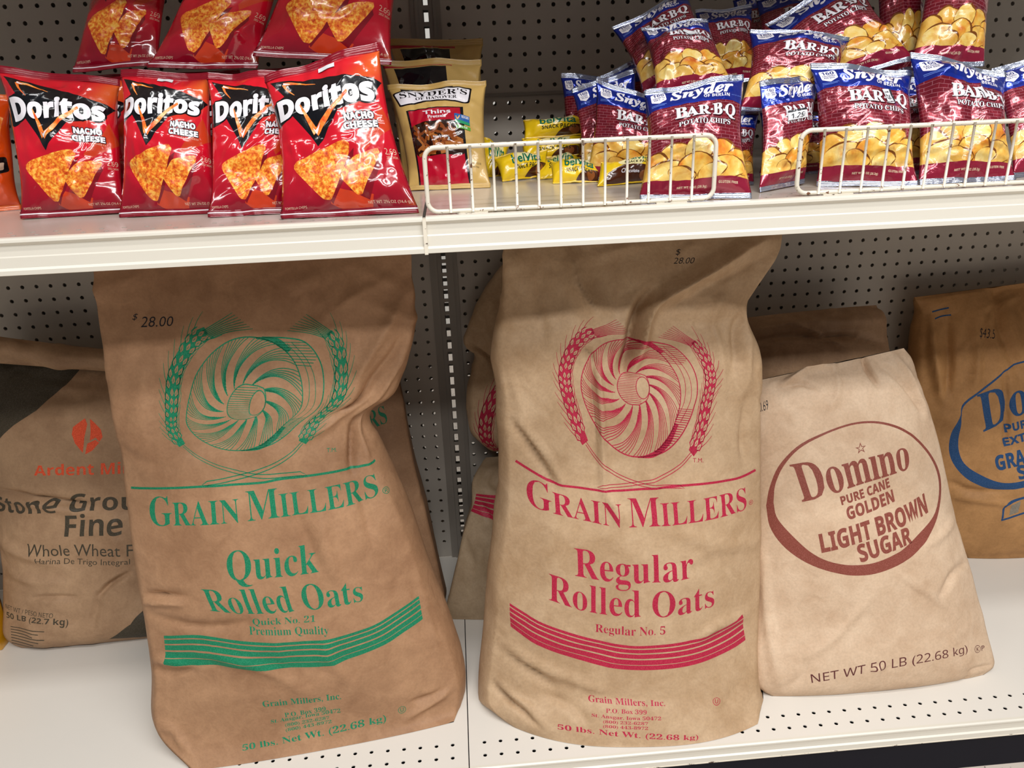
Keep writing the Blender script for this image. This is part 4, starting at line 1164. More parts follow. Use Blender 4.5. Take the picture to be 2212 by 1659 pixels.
# ---------------------------------------------------------------- all materials
kraft('kraft_brown', 'b38b69', '967052')
kraft('kraft_tan', 'c8ab8a', 'ab8c6a')
kraft('kraft_pale', 'd9bfa3', 'c2a487')
kraft('kraft_dull', 'b59372', '98775a')
kraft('kraft_grey', 'b7a083', '9a8264')
kraft('kraft_ochre', 'b98a58', '9a7044')
ink('green', '0b7652'); ink('crimson', 'a61739'); ink('brown', '7f4034'); ink('maroonink', '552424')
ink('navy', '17406b'); ink('olive', '40382a'); ink('orange', 'd9502c'); ink('ink', '15131a'); ink('greyink', '7d7568')
film('yellow_plastic', 'd79a12')
for n_, c in dict(white_print='ece9ef', black_print='0b0c12', cream_print='d8b9a0', dark_red_print='7a0a1a', orange_glow='c23a1c',
                  crimson_print='b3122c', green_ink='0a6a4e', dark_ink='23301c', pale_yellow='e6dba0', cocoa_brown='4a2616', hazelnut='8a4f28').items():
    film(n_, c)
film('blue_foil', '1630a0', rough=.16, coat=.7, metal=.5, bump=.2)
for n_, c in dict(blue_ink='14246e', pale_blue='6f8fe0').items(): film(n_, c)
film('maroon_dark', '3c0a16'); film('maroon_print', '98203c', metal=.25, bump=.3)
film('nongmo_blue', '2560a8'); film('nongmo_green', '2a9a6a'); film('lowfat_green', '5aa83c'); film('chip_edge', '7a4412')
film('pretzel_dark', '2a1208'); film('pretzel_a', '8a4418'); film('pretzel_b', 'b06a30')

def speck(name, cols, scale, rough=.3, bump=.3, metal=0):
    m, t = base_mat(name, 'ffffff', rough, .5, metal, .5, .08)
    o = t.obj(); n = t.noise(o, scale, 3, .6, .3)
    t.link(t.ramp(n, [(p, lin(c)) for p, c in cols]), t.b.inputs['Base Color'])
    film_bump(t, bump); MATS[name] = m
speck('tortilla_chip', [(.30, 'b83208'), (.44, 'dc661c'), (.55, 'ee962e'), (.66, 'f8c458'), (.75, 'e8902a')], 240)
speck('chip_a', [(.32, 'd0802a'), (.45, 'e8b24a'), (.6, 'efc468'), (.75, 'd8902e')], 42)
speck('chip_b', [(.32, 'c85a1c'), (.45, 'e0912e'), (.58, 'eab94e'), (.75, 'efd07c')], 38)
speck('chip_c', [(.32, 'd99a34'), (.48, 'efc867'), (.62, 'f2d98e'), (.78, 'd88a30')], 45)
speck('flame', [(.35, 'e04a16'), (.55, 'f58a32'), (.72, 'ffd49a')], 90)

def tortilla_film():
    m, t = base_mat('tortilla_film', 'c00d22', .15, .5, 0, .7, .05)
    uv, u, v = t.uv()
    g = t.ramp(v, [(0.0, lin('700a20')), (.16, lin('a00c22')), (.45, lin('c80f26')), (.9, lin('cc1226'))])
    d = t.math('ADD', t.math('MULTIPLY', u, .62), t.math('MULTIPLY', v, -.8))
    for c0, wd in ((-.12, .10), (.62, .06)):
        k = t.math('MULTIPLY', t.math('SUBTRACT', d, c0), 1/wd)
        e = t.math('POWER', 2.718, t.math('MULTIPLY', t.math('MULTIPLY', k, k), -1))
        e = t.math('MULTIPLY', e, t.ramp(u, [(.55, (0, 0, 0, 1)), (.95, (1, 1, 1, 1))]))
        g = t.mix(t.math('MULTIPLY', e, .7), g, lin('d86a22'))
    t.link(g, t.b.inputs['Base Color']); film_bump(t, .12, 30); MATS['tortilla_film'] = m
tortilla_film()

def brick_foil():
    m, t = base_mat('brick_foil', '8a2234', .2, .5, .35, .7, .05)
    uv, u, v = t.uv()
    mp = t.new('ShaderNodeMapping'); mp.inputs['Scale'].default_value = (1, 1.35, 1); t.link(uv, mp.inputs[0])
    br = t.new('ShaderNodeTexBrick'); br.inputs['Scale'].default_value = 9; br.inputs['Mortar Size'].default_value = .018
    br.inputs['Brick Width'].default_value = .85; br.inputs['Row Height'].default_value = .32
    br.inputs['Color1'].default_value = lin('8c1f30'); br.inputs['Color2'].default_value = lin('741626'); br.inputs['Mortar'].default_value = lin('b8707c')
    t.link(mp.outputs[0], br.inputs['Vector'])
    bl = t.math('GREATER_THAN', v, .755)
    t.link(t.mix(bl, br.outputs[0], lin('1630a0')), t.b.inputs['Base Color'])
    film_bump(t, .2, 50); MATS['brick_foil'] = m
brick_foil()
film('orange_film', 'd8480f'); film('orange_seal', 'e86a20', bump=.3); film('dark_red_seal', '8a0d22', bump=.3)
film('tan_film', 'c9a661', rough=.32, coat=.3); film('tan_seal', 'bf9d5a', rough=.35, coat=.3)
film('yellow_film', 'e8c216', rough=.28, coat=.5); film('yellow_seal', 'e0ba18', rough=.3)
film('silver_seal', 'c3cbe0', rough=.18, coat=.3, metal=.85, bump=.4)

def striped_seal():
    m, t = base_mat('striped_seal', '7a0a1e', .22, .5, 0, .6, .05)
    uv, u, v = t.uv()
    a = t.math('MULTIPLY', t.math('GREATER_THAN', v, .022), t.math('LESS_THAN', v, .031))
    t.link(t.mix(a, lin('7a0a1e'), lin('d8ccd2')), t.b.inputs['Base Color']); film_bump(t, .25); MATS['striped_seal'] = m
striped_seal()
m, t = base_mat('label_white', 'd9dade', .5); MATS['label_white'] = m
m, t = base_mat('label_ink', '22252c', .5); MATS['label_ink'] = m

def enamel(name, color, rough, bump=.02, speck_=None):
    m, t = base_mat(name, color, rough, .5, 0, .15, .2)
    o = t.obj(); n = t.noise(o, 900, 2); n2 = t.noise(o, 5, 3)
    c = t.mix(t.math('MULTIPLY', n2, .35), lin(color), tuple(x*.86 for x in lin(color)[:3]) + (1,))
    if speck_:
        n3 = t.noise(o, 55, 4, .7)
        c = t.mix(t.ramp(n3, [(.70, (0, 0, 0, 1)), (.74, (1, 1, 1, 1))]), c, lin(speck_))
    t.link(c, t.b.inputs['Base Color']); t.bump(n, .08, .0005); MATS[name] = m
enamel('board_paint', 'b6aea3', .5)
enamel('shelf_paint', 'b9afa4', .22)
enamel('rail_paint', 'ddd8cb', .35)
enamel('upright_paint', '8f877d', .5)
enamel('deck_paint', 'dfdad1', .38)
m, t = base_mat('kick_paint', '0b0c18', .5, .15); MATS['kick_paint'] = m
enamel('hole_edge', '8f877c', .6)

def wire_paint():
    m, t = base_mat('wire_paint', 'dfd8c8', .4, .5, 0, .2, .1)
    o = t.obj(); n = t.noise(o, 160, 3, .6)
    t.link(t.mix(t.ramp(n, [(.62, (0, 0, 0, 1)), (.67, (1, 1, 1, 1))]), lin('dfd8c8'), lin('70462a')), t.b.inputs['Base Color']); MATS['wire_paint'] = m
wire_paint()

def floor_mat():
    m, t = base_mat('floor_tile', 'c9beb0', .35, .5)
    o = t.obj(); n = t.noise(o, 130, 3, .7); n2 = t.noise(o, 60, 2)
    c = t.mix(t.ramp(n, [(.62, (0, 0, 0, 1)), (.66, (1, 1, 1, 1))]), lin('cbbfb2'), lin('4a4038'))
    t.link(c, t.b.inputs['Base Color']); MATS['floor_tile'] = m
floor_mat()
m, t = base_mat('wall_paint', 'e8e6e0', .7); MATS['wall_paint'] = m

def rust_edge():
    """enamel worn through to rust along an edge"""
    m, t = base_mat('worn_edge', 'e4dccb', .4)
    o = t.obj(); mp = t.new('ShaderNodeMapping'); mp.inputs['Scale'].default_value = (1, 4, 4); t.link(o, mp.inputs[0])
    n = t.noise(mp.outputs[0], 45, 4, .7)
    t.link(t.mix(t.ramp(n, [(.60, (0, 0, 0, 1)), (.63, (1, 1, 1, 1))]), lin('e4dccb'), lin('4a3426')), t.b.inputs['Base Color']); MATS['worn_edge'] = m
rust_edge()

# set all lettering once, while the scene is still empty
for _pr in SACK_PRINT.values():
    for _p in _pr:
        if _p[0] == 'text': text_tris(_p[1], _p[2])
for _D in DESIGNS.values(): _D['art']()
text_tris('1.29', 'bold')

# ---------------------------------------------------------------- shelving
def perforated(holes_x, holes_z, pitch_x, pitch_z, r, x0, x1, z0, z1, depth, to3, nseg=12):
    """a plate x0..x1, z0..z1 with round holes at the grid points; to3 maps (x, z, d) to space"""
    V = []; F = []
    def add(ps):
        i = len(V); V.extend(ps); return i
    A = [(math.cos(2*PI*k/nseg + PI/nseg*0), math.sin(2*PI*k/nseg)) for k in range(nseg)]
    def sq(k):
        c, s = A[k]; m = max(abs(c), abs(s)); return c/m, s/m
    Q = [sq(k) for k in range(nseg)]
    # make corners exact for 12 or 8 segments
    for x in holes_x:
        for z in holes_z:
            o = add([to3(x + q[0]*pitch_x/2, z + q[1]*pitch_z/2, 0) for q in Q] + [to3(x + a[0]*r, z + a[1]*r, 0) for a in A] + [to3(x + a[0]*r, z + a[1]*r, depth) for a in A])
            cr = {}
            for sx, sz in ((1, 1), (-1, 1), (-1, -1), (1, -1)): cr[(sx, sz)] = add([to3(x + sx*pitch_x/2, z + sz*pitch_z/2, 0)])
            for k in range(nseg):
                k2 = (k+1) % nseg
                q, q2 = Q[k], Q[k2]
                if abs(abs(q[0]) - 1) < 1e-6 and abs(abs(q2[1]) - 1) < 1e-6 and not (abs(abs(q2[0]) - 1) < 1e-6) or (abs(abs(q[1]) - 1) < 1e-6 and abs(abs(q2[0]) - 1) < 1e-6 and not (abs(abs(q[0]) - 1) < 1e-6)):
                    key = (1 if (q[0] + q2[0]) > 0 else -1, 1 if (q[1] + q2[1]) > 0 else -1)
                    F.append((o+k, cr[key], o+k2, o+nseg+k2, o+nseg+k))
                else: F.append((o+k, o+k2, o+nseg+k2, o+nseg+k))
                F.append((o+nseg+k, o+nseg+k2, o+2*nseg+k2, o+2*nseg+k))
    hx0, hx1 = holes_x[0] - pitch_x/2, holes_x[-1] + pitch_x/2
    hz0, hz1 = min(holes_z) - pitch_z/2, max(holes_z) + pitch_z/2
    for a, b, c, d in ((x0, hx0, z0, z1), (hx1, x1, z0, z1), (hx0, hx1, z0, hz0), (hx0, hx1, hz1, z1)):
        if b - a > 1e-5 and d - c > 1e-5:
            o = add([to3(a, c, 0), to3(b, c, 0), to3(b, d, 0), to3(a, d, 0)]); F.append((o, o+1, o+2, o+3))
    # rim of the plate
    o = add([to3(x0, z0, 0), to3(x1, z0, 0), to3(x1, z1, 0), to3(x0, z1, 0), to3(x0, z0, depth), to3(x1, z0, depth), to3(x1, z1, depth), to3(x0, z1, depth)])
    for a, b in ((0, 1), (1, 2), (2, 3), (3, 0)): F.append((o+a, o+b, o+4+b, o+4+a))
    return V, F

def box_vf(x0, x1, y0, y1, z0, z1):
    V = [(x, y, z) for x in (x0, x1) for y in (y0, y1) for z in (z0, z1)]
    return V, [(0, 1, 3, 2), (4, 6, 7, 5), (0, 4, 5, 1), (2, 3, 7, 6), (0, 2, 6, 4), (1, 5, 7, 3)]

def join(parts):
    V = []; F = []
    for v, f in parts:
        o = len(V); V += list(v); F += [tuple(i+o for i in g) for g in f]
    return V, F

def profile(pts, x0, x1):
    """closed (y, z) outline extruded along x"""
    n = len(pts); V = [(x0, y, z) for y, z in pts] + [(x1, y, z) for y, z in pts]
    F = [(k, (k+1) % n, n + (k+1) % n, n+k) for k in range(n)]
    return V, F + [tuple(range(n))[::-1], tuple(range(n, 2*n))]

board = lambda y: (lambda x, z, d: (x, y + d, z))
PX = .0252
def rng(a, n, st): return [a + st*k for k in range(n)]
HR = .0036
low_z = [.9300 - I*k for k in range(36)]
low_z_l = [.9275 - I*k for k in range(36)]
up_z = [.9578 + I*k for k in range(12)]
V, F = perforated(rng(.0376, 47, PX), low_z, PX, I, HR, .0225, 1.215, .0, .9440, .0025, board(0))
tag(mesh_obj('pegboard_panel', V, F, MATS['board_paint'], smooth=False), 'grey perforated back panel behind the sugar sacks, right of the slotted upright', 'pegboard', 'back panels of the shelving')
V, F = perforated(rng(.0411, 46, .02553), up_z, .02553, I, HR, .0225, 1.215, .9450, 1.262, .0025, board(-.0012))
tag(mesh_obj('pegboard_panel', V, F, MATS['board_paint'], smooth=False), 'grey perforated upper back panel behind the potato chip bags', 'pegboard', 'back panels of the shelving')
V, F = perforated(rng(-.0384 - PX*46, 47, PX), low_z_l, PX, I, HR, -1.215, -.0235, .0, .9440, .0025, board(0))
tag(mesh_obj('pegboard_panel', V, F, MATS['board_paint'], smooth=False), 'grey perforated back panel behind the flour sack, left of the slotted upright', 'pegboard', 'back panels of the shelving')
V, F = perforated(rng(-.0405 - .0254*46, 47, .0254), up_z, .0254, I, HR, -1.215, -.0235, .9450, 1.262, .0025, board(-.0012))
tag(mesh_obj('pegboard_panel', V, F, MATS['board_paint'], smooth=False), 'grey perforated upper back panel behind the red tortilla chip bags', 'pegboard', 'back panels of the shelving')

# seam strip where the two panels of a bay meet
for x0, x1, sd in ((.0225, 1.215, 'right'), (-1.215, -.0235, 'left')):
    V, F = box_vf(x0, x1, -.0040, -.0014, .9420, .9470)
    tag(mesh_obj('panel_joint_strip', V, F, MATS['upright_paint'], smooth=False), 'thin grey metal strip joining upper and lower back panels on the %s side' % sd, 'metal strip', 'panel joint strips')

# slotted upright between the bays
slots = [.6423 + I*k for k in range(-24, 25)]
def slotted(xc, w_, z0, z1, y):
    V = []; F = []
    hw, hh = .0045, .0092
    def q(a, b, c, d): 
        o = len(V); V.extend([(a, y, c), (b, y, c), (b, y, d), (a, y, d)]); F.append((o, o+1, o+2, o+3))
    q(xc-w_/2, xc-hw, z0, z1); q(xc+hw, xc+w_/2, z0, z1)
    zz = z0
    for s_ in sorted(slots):
        q(xc-hw, xc+hw, zz, s_-hh); zz = s_+hh
        o = len(V)
        V.extend([(xc-hw, y, s_-hh), (xc+hw, y, s_-hh), (xc+hw, y, s_+hh), (xc-hw, y, s_+hh), (xc-hw, y+.0022, s_-hh), (xc+hw, y+.0022, s_-hh), (xc+hw, y+.0022, s_+hh), (xc-hw, y+.0022, s_+hh)])
        for a, b in ((0, 1), (1, 2), (2, 3), (3, 0)): F.append((o+a, o+b, o+4+b, o+4+a))
    q(xc-hw, xc+hw, zz, z1)
    return V, F
up = tag(empty('upright_post', (.003, 0, 0)), 'vertical slotted steel upright between the two shelving bays', 'upright')
sl = slotted(.0028, .0250, 0, 1.262, -.0040)
V, F = join([sl, box_vf(-.0150, -.0097, -.0075, -.0040, 0, 1.262), box_vf(.0153, .0200, -.0075, -.0040, 0, 1.262),
             box_vf(-.0235, -.0150, -.0050, .0, 0, 1.262), box_vf(.0200, .0280, -.0050, .0, 0, 1.262)])
mesh_obj('slotted_face', V, F, MATS['upright_paint'], parent=up, smooth=False)
V, F = join([box_vf(-.0150, -.0130, .0, .050, 0, 1.262), box_vf(.0185, .0205, .0, .050, 0, 1.262)])
mesh_obj('side_web', V, F, MATS['upright_paint'], parent=up, smooth=False)

V, F = slotted(.0028, .0450, 0, 1.262, .0575)
mesh_obj('rear_slotted_face', V, F, MATS['upright_paint'], parent=up, smooth=False)
V, F = box_vf(-1.215, 1.215, -.004, .064, 1.262, 1.268)  # added unseen lid: keeps light out of the gap between the panels
tag(mesh_obj('added_light_cap', V, F, MATS['upright_paint'], smooth=False), 'added cap above the picture closing the back panels of the shelving', 'light block')

# back-to-back panel of the next aisle's shelving, seen only through holes and slots
V, F = perforated(rng(.0376, 14, PX), low_z, PX, I, HR, .0225, 1.215, 0, 1.262, .0025, board(.0575))
tag(mesh_obj('rear_pegboard_panel', V, F, MATS['board_paint'], smooth=False), 'second perforated panel glimpsed through the holes right of the upright', 'pegboard', 'rear panels of the shelving')
V, F = perforated(rng(-.0384 - PX*12, 13, PX), low_z_l, PX, I, HR, -1.215, -.0235, 0, 1.262, .0025, board(.0575))
tag(mesh_obj('rear_pegboard_panel', V, F, MATS['board_paint'], smooth=False), 'second perforated panel glimpsed through the holes left of the upright', 'pegboard', 'rear panels of the shelving')

# long shelf, one per bay, with its front rail
def shelf(x0, x1, label, group):
    root = tag(empty('metal_shelf', ((x0+x1)/2, -.28, .79)), label, 'shelf', group)
    zt = .8322
    hx = [x for x in np.arange(x0 + .03, x1 - .03, I)]
    rows_y = [-.532]; 
    V, F = perforated(hx, [-.5330], I, .018, .0030, x0, x1, -.5420, -.003, -.0015, lambda x, y, d: (x, y, zt + d))
    V2, F2 = perforated([x + I/2 for x in hx[:-1]], [-.5510], I, .018, .0030, x0, x1, -.560, -.5420, -.0015, lambda x, y, d: (x, y, zt + d))
    V3, F3 = box_vf(x0, x1, -.54, -.003, .8185, .8205)
    mesh_obj('shelf_deck', *join([(V, F), (V2, F2)]), MATS['shelf_paint'], parent=root, smooth=False)
    mesh_obj('shelf_underside', V3, F3, MATS['shelf_paint'], parent=root, smooth=False)
    pts = [(-.560, .8322), (-.5655, .8318), (-.5685, .8300), (-.5690, .8275), (-.5668, .8250), (-.5650, .8235), (-.5650, .8215), (-.5660, .8120), (-.5668, .8105), (-.5675, .7990), (-.5700, .7965), (-.5700, .7915), (-.5670, .7905), (-.5560, .7905), (-.5560, .8260)]
    mesh_obj('front_rail', *profile(pts, x0, x1), MATS['rail_paint'], parent=root, smooth=False)
    # brackets under the shelf ends
    for xb in (x0 + .004, x1 - .007):
        mesh_obj('bracket', *box_vf(xb, xb + .003, -.52, -.004, .795, .8185), MATS['upright_paint'], parent=root, smooth=False)
    return root
shelf(-1.215, -.0050, 'beige metal shelf holding the red tortilla chip bags, left bay', 'snack shelves')
shelf(-.0015, 1.215, 'beige metal shelf holding the wire fences and potato chip bags, right bay', 'snack shelves')
# joint clip between the two rails
mesh = mesh_obj('rail_end_clip', *box_vf(-.0052, -.0012, -.5708, -.556, .7900, .8300), MATS['worn_edge'], smooth=False)
tag(mesh, 'narrow worn metal strip closing the gap between the two shelf rails', 'metal clip')

# the shelf above, out of the picture: it keeps the light off the back of the snack shelf
for x0, x1, sd in ((-1.215, -.005, 'left'), (-.0015, 1.215, 'right')):
    V, F = box_vf(x0, x1, -.51, -.003, 1.215, 1.24)
    tag(mesh_obj('metal_shelf', V, F, MATS['shelf_paint'], smooth=False), 'upper beige shelf above the picture on the %s bay' % sd, 'shelf', 'upper shelves')

# bottom decks, rails, kick plates
def deck(x0, x1, label):
    root = tag(empty('base_deck', ((x0+x1)/2, -.28, -.03)), label, 'shelf deck', 'base decks')
    n = int((x1 - x0 - .05)/I)
    first = x0 + .0243 if x0 > -.5 else x1 - .0243 - I*(n-1)
    hx = rng(first, n, I)
    rails = [-.5475, -.5221]
    V, F = perforated(hx, rails[::-1], I, I, .0031, x0, x1, -.566, -.001, -.0015, lambda x, y, d: (x, y, 0 + d))
    mesh_obj('deck_plate', V, F, MATS['deck_paint'], parent=root, smooth=False)
    pts = [(-.566, 0), (-.5700, 0), (-.5722, -.0018), (-.5722, -.0045), (-.5700, -.0062), (-.5700, -.0180), (-.5725, -.0200), (-.5725, -.0290), (-.5600, -.0290), (-.5600, -.004), (-.566, -.0016)]
    mesh_obj('front_rail', *profile(pts, x0, x1), MATS['rail_paint'], parent=root, smooth=False)
    mesh_obj('rail_lower_edge', *box_vf(x0, x1, -.5731, -.5600, -.0305, -.0288), MATS['worn_edge'], parent=root, smooth=False)
    return root
deck(-1.215, -.0012, 'cream metal base deck under the green printed oat sack, left bay')
deck(.0004, 1.215, 'cream metal base deck under the sugar sacks, right bay')
for x0, x1, sd in ((-1.215, -.0012, 'left'), (.0004, 1.215, 'right')):
    V, F = box_vf(x0, x1, -.5690, -.5650, -.0960, -.0306)
    k = tag(mesh_obj('kick_plate', V, F, MATS['kick_paint'], smooth=False), 'dark navy kick plate under the base deck on the %s' % sd, 'kick plate', 'kick plates')
    V, F = box_vf(x0, x1, -.54, -.01, -.0950, -.0800)  # added dark sheet standing in for the shade inside the deck holes
    tag(mesh_obj('hole_dark_sheet', V, F, MATS['kick_paint'], smooth=False), 'added dark sheet that blackens the deck holes on the %s' % sd, 'base pan', 'dark sheets under the deck holes')

V = [(-3, -4, -.0962), (3, -4, -.0962), (3, 3, -.0962), (-3, 3, -.0962)]
tag(mesh_obj('floor', V, [(0, 1, 2, 3)], MATS['floor_tile'], smooth=False), kind='structure')
V = [(-3, 2.0, -.0962), (3, 2.0, -.0962), (3, 2.0, 3.0), (-3, 2.0, 3.0)]
tag(mesh_obj('wall_back', V, [(3, 2, 1, 0)], MATS['wall_paint'], smooth=False), kind='structure')

# neighbouring bays, outside the picture on either side
for sx, sd in ((1, 'right'), (-1, 'left')):
    a, b = (1.2255, 1.90) if sx > 0 else (-1.90, -1.2255)
    n = 25; h0 = a + .02
    V, F = perforated(rng(h0, n, PX), low_z, PX, I, HR, a, b, .0, .9440, .0025, board(0))
    tag(mesh_obj('pegboard_panel', V, F, MATS['board_paint'], smooth=False), 'lower back panel of the neighbouring bay beyond the %s picture edge' % sd, 'pegboard', 'back panels of the shelving')
    V, F = perforated(rng(h0, n, PX), up_z, PX, I, HR, a, b, .9450, 1.262, .0025, board(-.0012))
    tag(mesh_obj('pegboard_panel', V, F, MATS['board_paint'], smooth=False), 'upper back panel of the neighbouring bay beyond the %s picture edge' % sd, 'pegboard', 'back panels of the shelving')
    V, F = join([box_vf(sx*1.2205 - .0055, sx*1.2205 + .0055, -.0060, .0, 0, 1.262)])
    tag(mesh_obj('upright_post', V, F, MATS['upright_paint'], smooth=False), 'steel upright at the %s end of the shelving bays, outside the picture' % sd, 'upright')
    a, b = (1.2185, 1.90) if sx > 0 else (-1.90, -1.2185)
    shelf(a, b, 'empty beige snack shelf of the neighbouring bay beyond the %s edge' % sd, 'snack shelves')
    deck(a, b, 'cream base deck of the neighbouring bay beyond the %s edge' % sd)
    V, F = box_vf(a, b, -.5690, -.5650, -.0960, -.0306)
    tag(mesh_obj('kick_plate', V, F, MATS['kick_paint'], smooth=False), 'dark kick plate of the neighbouring bay beyond the %s edge' % sd, 'kick plate', 'kick plates')

# wire fences
def tube(P, r, n=8, closed=False):
    P = np.array(P, float); m = len(P)
    V = []; F = []
    d = np.gradient(P, axis=0)
    if closed: d = np.roll(P, -1, 0) - np.roll(P, 1, 0)
    d = unit(d); ref = np.array([0, 1, 0.])
    for p, dd in zip(P, d):
        a = unit(np.cross(dd, ref)); b = np.cross(dd, a)
        for k in range(n):
            th_ = 2*PI*k/n; V.append(tuple(p + r*(a*math.cos(th_) + b*math.sin(th_))))
    for j in range(m if closed else m-1):
        for k in range(n):
            F.append((j*n+k, j*n+(k+1) % n, ((j+1) % m)*n+(k+1) % n, ((j+1) % m)*n+k))
    if not closed: F.append(tuple(range(n))); F.append(tuple(range((m-1)*n, m*n))[::-1])
    return V, F
def fence(x0, x1, label, first, pitch=I):
    y, z0, z1, r, c = -.5540, .8352, .9060, .0027, .012
    root = tag(empty('wire_fence', ((x0+x1)/2, y, .8325)), label, 'wire fence', 'wire fences on the shelf edge')
    P = []
    for cx, cz, a0 in ((x1-c, z1-c, 0), (x0+c, z1-c, PI/2), (x0+c, z0+c, PI), (x1-c, z0+c, 3*PI/2)):
        for k in range(7): a = a0 + PI/2*k/6; P.append((cx + c*math.cos(a), y, cz + c*math.sin(a)))
    mesh_obj('frame', *tube(P, r, 10, True), MATS['wire_paint'], parent=root)
    x = first
    while x < x1 - .006:
        mesh_obj('wire', *tube([(x, y - .003, z0 - .001), (x, y - .003, z1 + .001)], .0016, 8), MATS['wire_paint'], parent=root); x += pitch
    for xx in (x0 + .05, x1 - .05):
        mesh_obj('foot_clip', *box_vf(xx - .018, xx + .018, y - .004, y + .002, .8318, .8333), MATS['worn_edge'], parent=root, smooth=False)
    return root
fence(.0020, .3340, 'cream wire fence in front of the yellow biscuit packs', .0278)
fence(.4330, .9600, 'cream wire fence at the right end of the shelf, before the chip bags', .4590)

# ---------------------------------------------------------------- sacks
def add_sack(key, mat, label, group, seed, **kw):
    o = build_sack('paper_sack', SACK_ROWS[key], MATS[mat], SACK_PRINT.get(key, ()), SACK_CREASES.get(key, ()), seed, **kw)
    return tag(o, label, 'sack', group)
g1 = 'fifty pound oat sacks'; g2 = 'fifty pound sugar sacks'
add_sack('oats_green', 'kraft_brown', 'tall brown paper sack of quick rolled oats with green print, front left', g1, 11)
add_sack('oats_red', 'kraft_tan', 'tall tan paper sack of regular rolled oats with crimson print, front centre', g1, 27)
add_sack('sugar_brown', 'kraft_pale', 'pale paper sack of light brown sugar with reddish brown oval print', g2, 33, amp=.0032)
add_sack('sugar_back', 'kraft_dull', 'unmarked brown paper sack top showing behind the light brown sugar sack', g2, 44, nu=60, nv=100, amp=.004)
add_sack('sugar_blue', 'kraft_ochre', 'brown paper sugar sack with navy blue oval print at the far right', g2, 51, amp=.004)
fl = add_sack('flour', 'kraft_dull', 'brown paper whole wheat flour sack with orange leaf logo at far left', None, 62)
fo = build_sack('folded_top', SACK_ROWS['flour_fold'], MATS['kraft_dull'], (), (), 70, nu=60, nv=24, amp=.004, parent=fl)
add_sack('oats_green_back', 'kraft_brown', 'brown oat sack with green print standing behind the front green printed sack', g1, 81, bow=0, amp=.003, nu=84, nv=110)
add_sack('oats_red_back', 'kraft_grey', 'short tan oat sack with crimson stripes at the back beside the upright', g1, 90, bow=0, amp=.003, nu=84, nv=80)
add_sack('oats_red_slumped', 'kraft_tan', 'slumped folded oat sack lying on top of the short striped sack', g1, 95, nu=84, nv=90, amp=.006)
add_sack('yellow_bag', 'yellow_plastic', 'sliver of a yellow bag at the far left edge beside the flour sack', None, 99, nu=30, nv=40, bow=0, amp=.001)

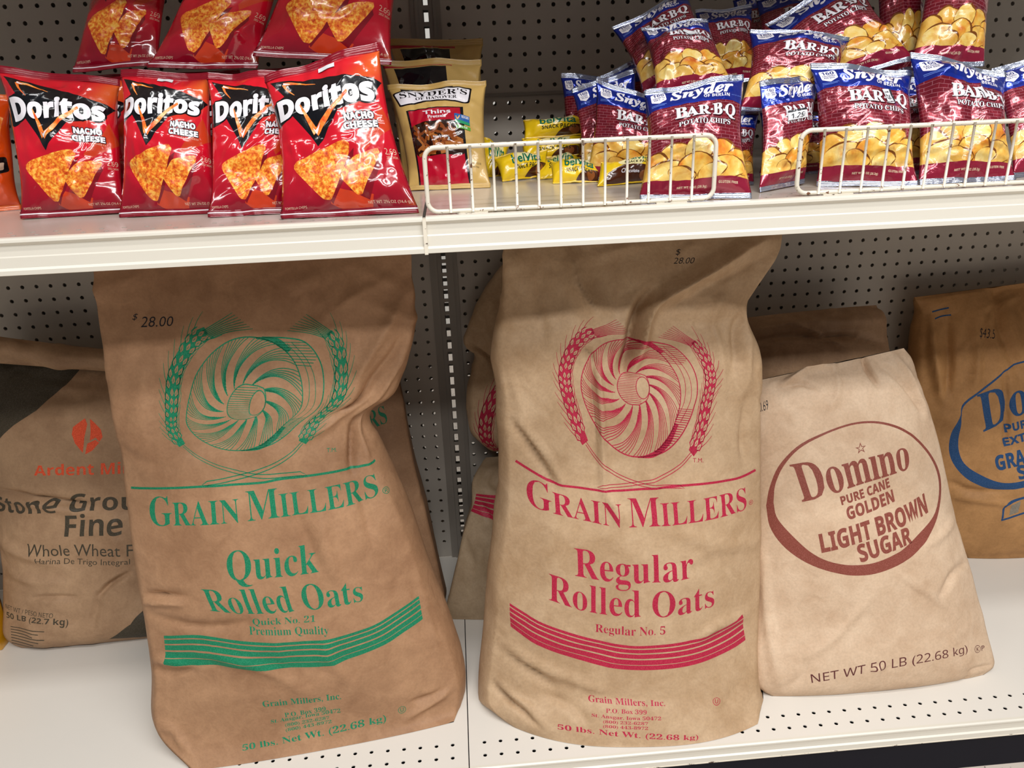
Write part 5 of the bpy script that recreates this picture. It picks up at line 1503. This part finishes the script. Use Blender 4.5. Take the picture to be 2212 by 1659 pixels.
# ---------------------------------------------------------------- small bags
gt, gb, gp, gy = 'red tortilla chip bags', 'barbecue potato chip bags', 'tan pretzel bags', 'yellow biscuit packs'
SMALL = [
 (1, gt, 'red tortilla chip bag standing leftmost in the front row', None),
 (2, gt, 'second red tortilla chip bag from the left in the front row', (.44, .07, .60, .10, .05, '')),
 (3, gt, 'red tortilla chip bag in the front row, partly covered by the rightmost one', None),
 (4, gt, 'largest red tortilla chip bag, rightmost in the front row by the shelf joint', (.47, .07, .62, .10, .0, '')),
 (5, gt, 'red tortilla chip bag mostly hidden behind the leftmost front one', None),
 (6, gt, 'red tortilla chip bag mostly hidden behind the second front one', None),
 (7, gt, 'red tortilla chip bag mostly hidden behind the rightmost front one', None),
 (8, gt, 'leftmost of the three dark red tortilla chip bags piled on top', None),
 (9, gt, 'middle one of the three dark red tortilla chip bags piled on top', None),
 (10, gt, 'rightmost of the three dark red tortilla chip bags piled on top', None),
 (11, None, 'orange snack bag at the left edge beside the red tortilla chip bags', None),
 (12, gp, 'tan pretzel bag in front with red panel and pretzel picture', None),
 (13, gp, 'tan pretzel bag standing directly behind the front pretzel bag', None),
 (14, gp, 'rearmost tan pretzel bag against the perforated panel', None),
 (15, gy, 'yellow biscuit pack lying leftmost just behind the wire fence', None),
 (16, gy, 'yellow biscuit pack lying in the middle just behind the wire fence', None),
 (17, gy, 'yellow biscuit pack with chocolate brown picture beside the chip bags', None),
 (18, gy, 'yellow biscuit pack on top of the small pile', None),
 (19, gy, 'yellow biscuit pack second from the top of the small pile', None),
 (20, gy, 'yellow biscuit pack at the bottom of the small pile', None),
 (21, gy, 'small yellow biscuit pack leaning beside the pretzel bag', None),
 (31, gb, 'blue and maroon chip bag behind the right end of the first wire fence', None),
 (32, gb, 'blue and maroon chip bag tilted to the right behind the biscuit packs', None),
 (33, gb, 'blue and maroon chip bag whose corner shows above the yellow biscuit pile', None),
 (34, gb, 'leftmost blue and maroon chip bag, standing against the perforated panel', None),
 (35, gb, 'dark chip bag turned backwards behind the left chip bags', None),
 (36, gb, 'narrow turned chip bag standing between the two wire fences', (.30, .33, .62, .42, .0, '1.29')),
 (37, gb, 'blue and maroon chip bag behind the left end of the second wire fence', (.62, .27, .78, .345, 1.3, '1.29')),
 (38, gb, 'blue and maroon chip bag in the middle behind the second wire fence', (.55, .30, .68, .35, 1.0, '')),
 (39, gb, 'blue and maroon chip bag cut off by the right edge behind the second fence', None),
 (40, gb, 'chip bag in the narrow gap between the two front bags of the second fence', None),
 (41, gb, 'chip bag peeking out low behind the front bag of the first fence', None),
 (42, gb, 'hidden chip bag standing behind the front bag of the first fence', None),
 (43, gb, 'hidden chip bag standing behind the narrow turned bag', None),
 (44, gb, 'hidden chip bag standing under the steeply tilted piled bag', None),
 (45, gb, 'hidden chip bag standing under the rightmost piled bag', None),
 (51, gb, 'piled chip bag above the front bag of the first fence, upright', (.50, .30, .68, .36, .5, '')),
 (52, gb, 'steeply tilted chip bag at the upper left of the pile', None),
 (53, gb, 'large piled chip bag above the narrow turned bag', (.55, .84, .70, .93, 1.5, '')),
 (54, gb, 'steeply tilted piled chip bag with its chips picture uncovered at right', None),
 (55, gb, 'narrow piled chip bag next to the rightmost piled bag', None),
 (56, gb, 'rightmost piled chip bag, standing tall against the perforated panel', None),
 (57, gb, 'chip bag at the back of the pile above the large piled one', None),
 (58, gb, 'chip bag at the very back of the pile touching the panel', None),
 (59, gb, 'dark chip bag in shade at the back left of the pile', None),
]
for seed, grp, label, st_ in SMALL:
    kind = BAG_CORNERS[seed][0]
    cat = {'biscuit': 'biscuit pack', 'biscuit_choc': 'biscuit pack'}.get(kind, 'snack bag')
    make_bag(kind, seed, label, cat, grp, sticker=st_)
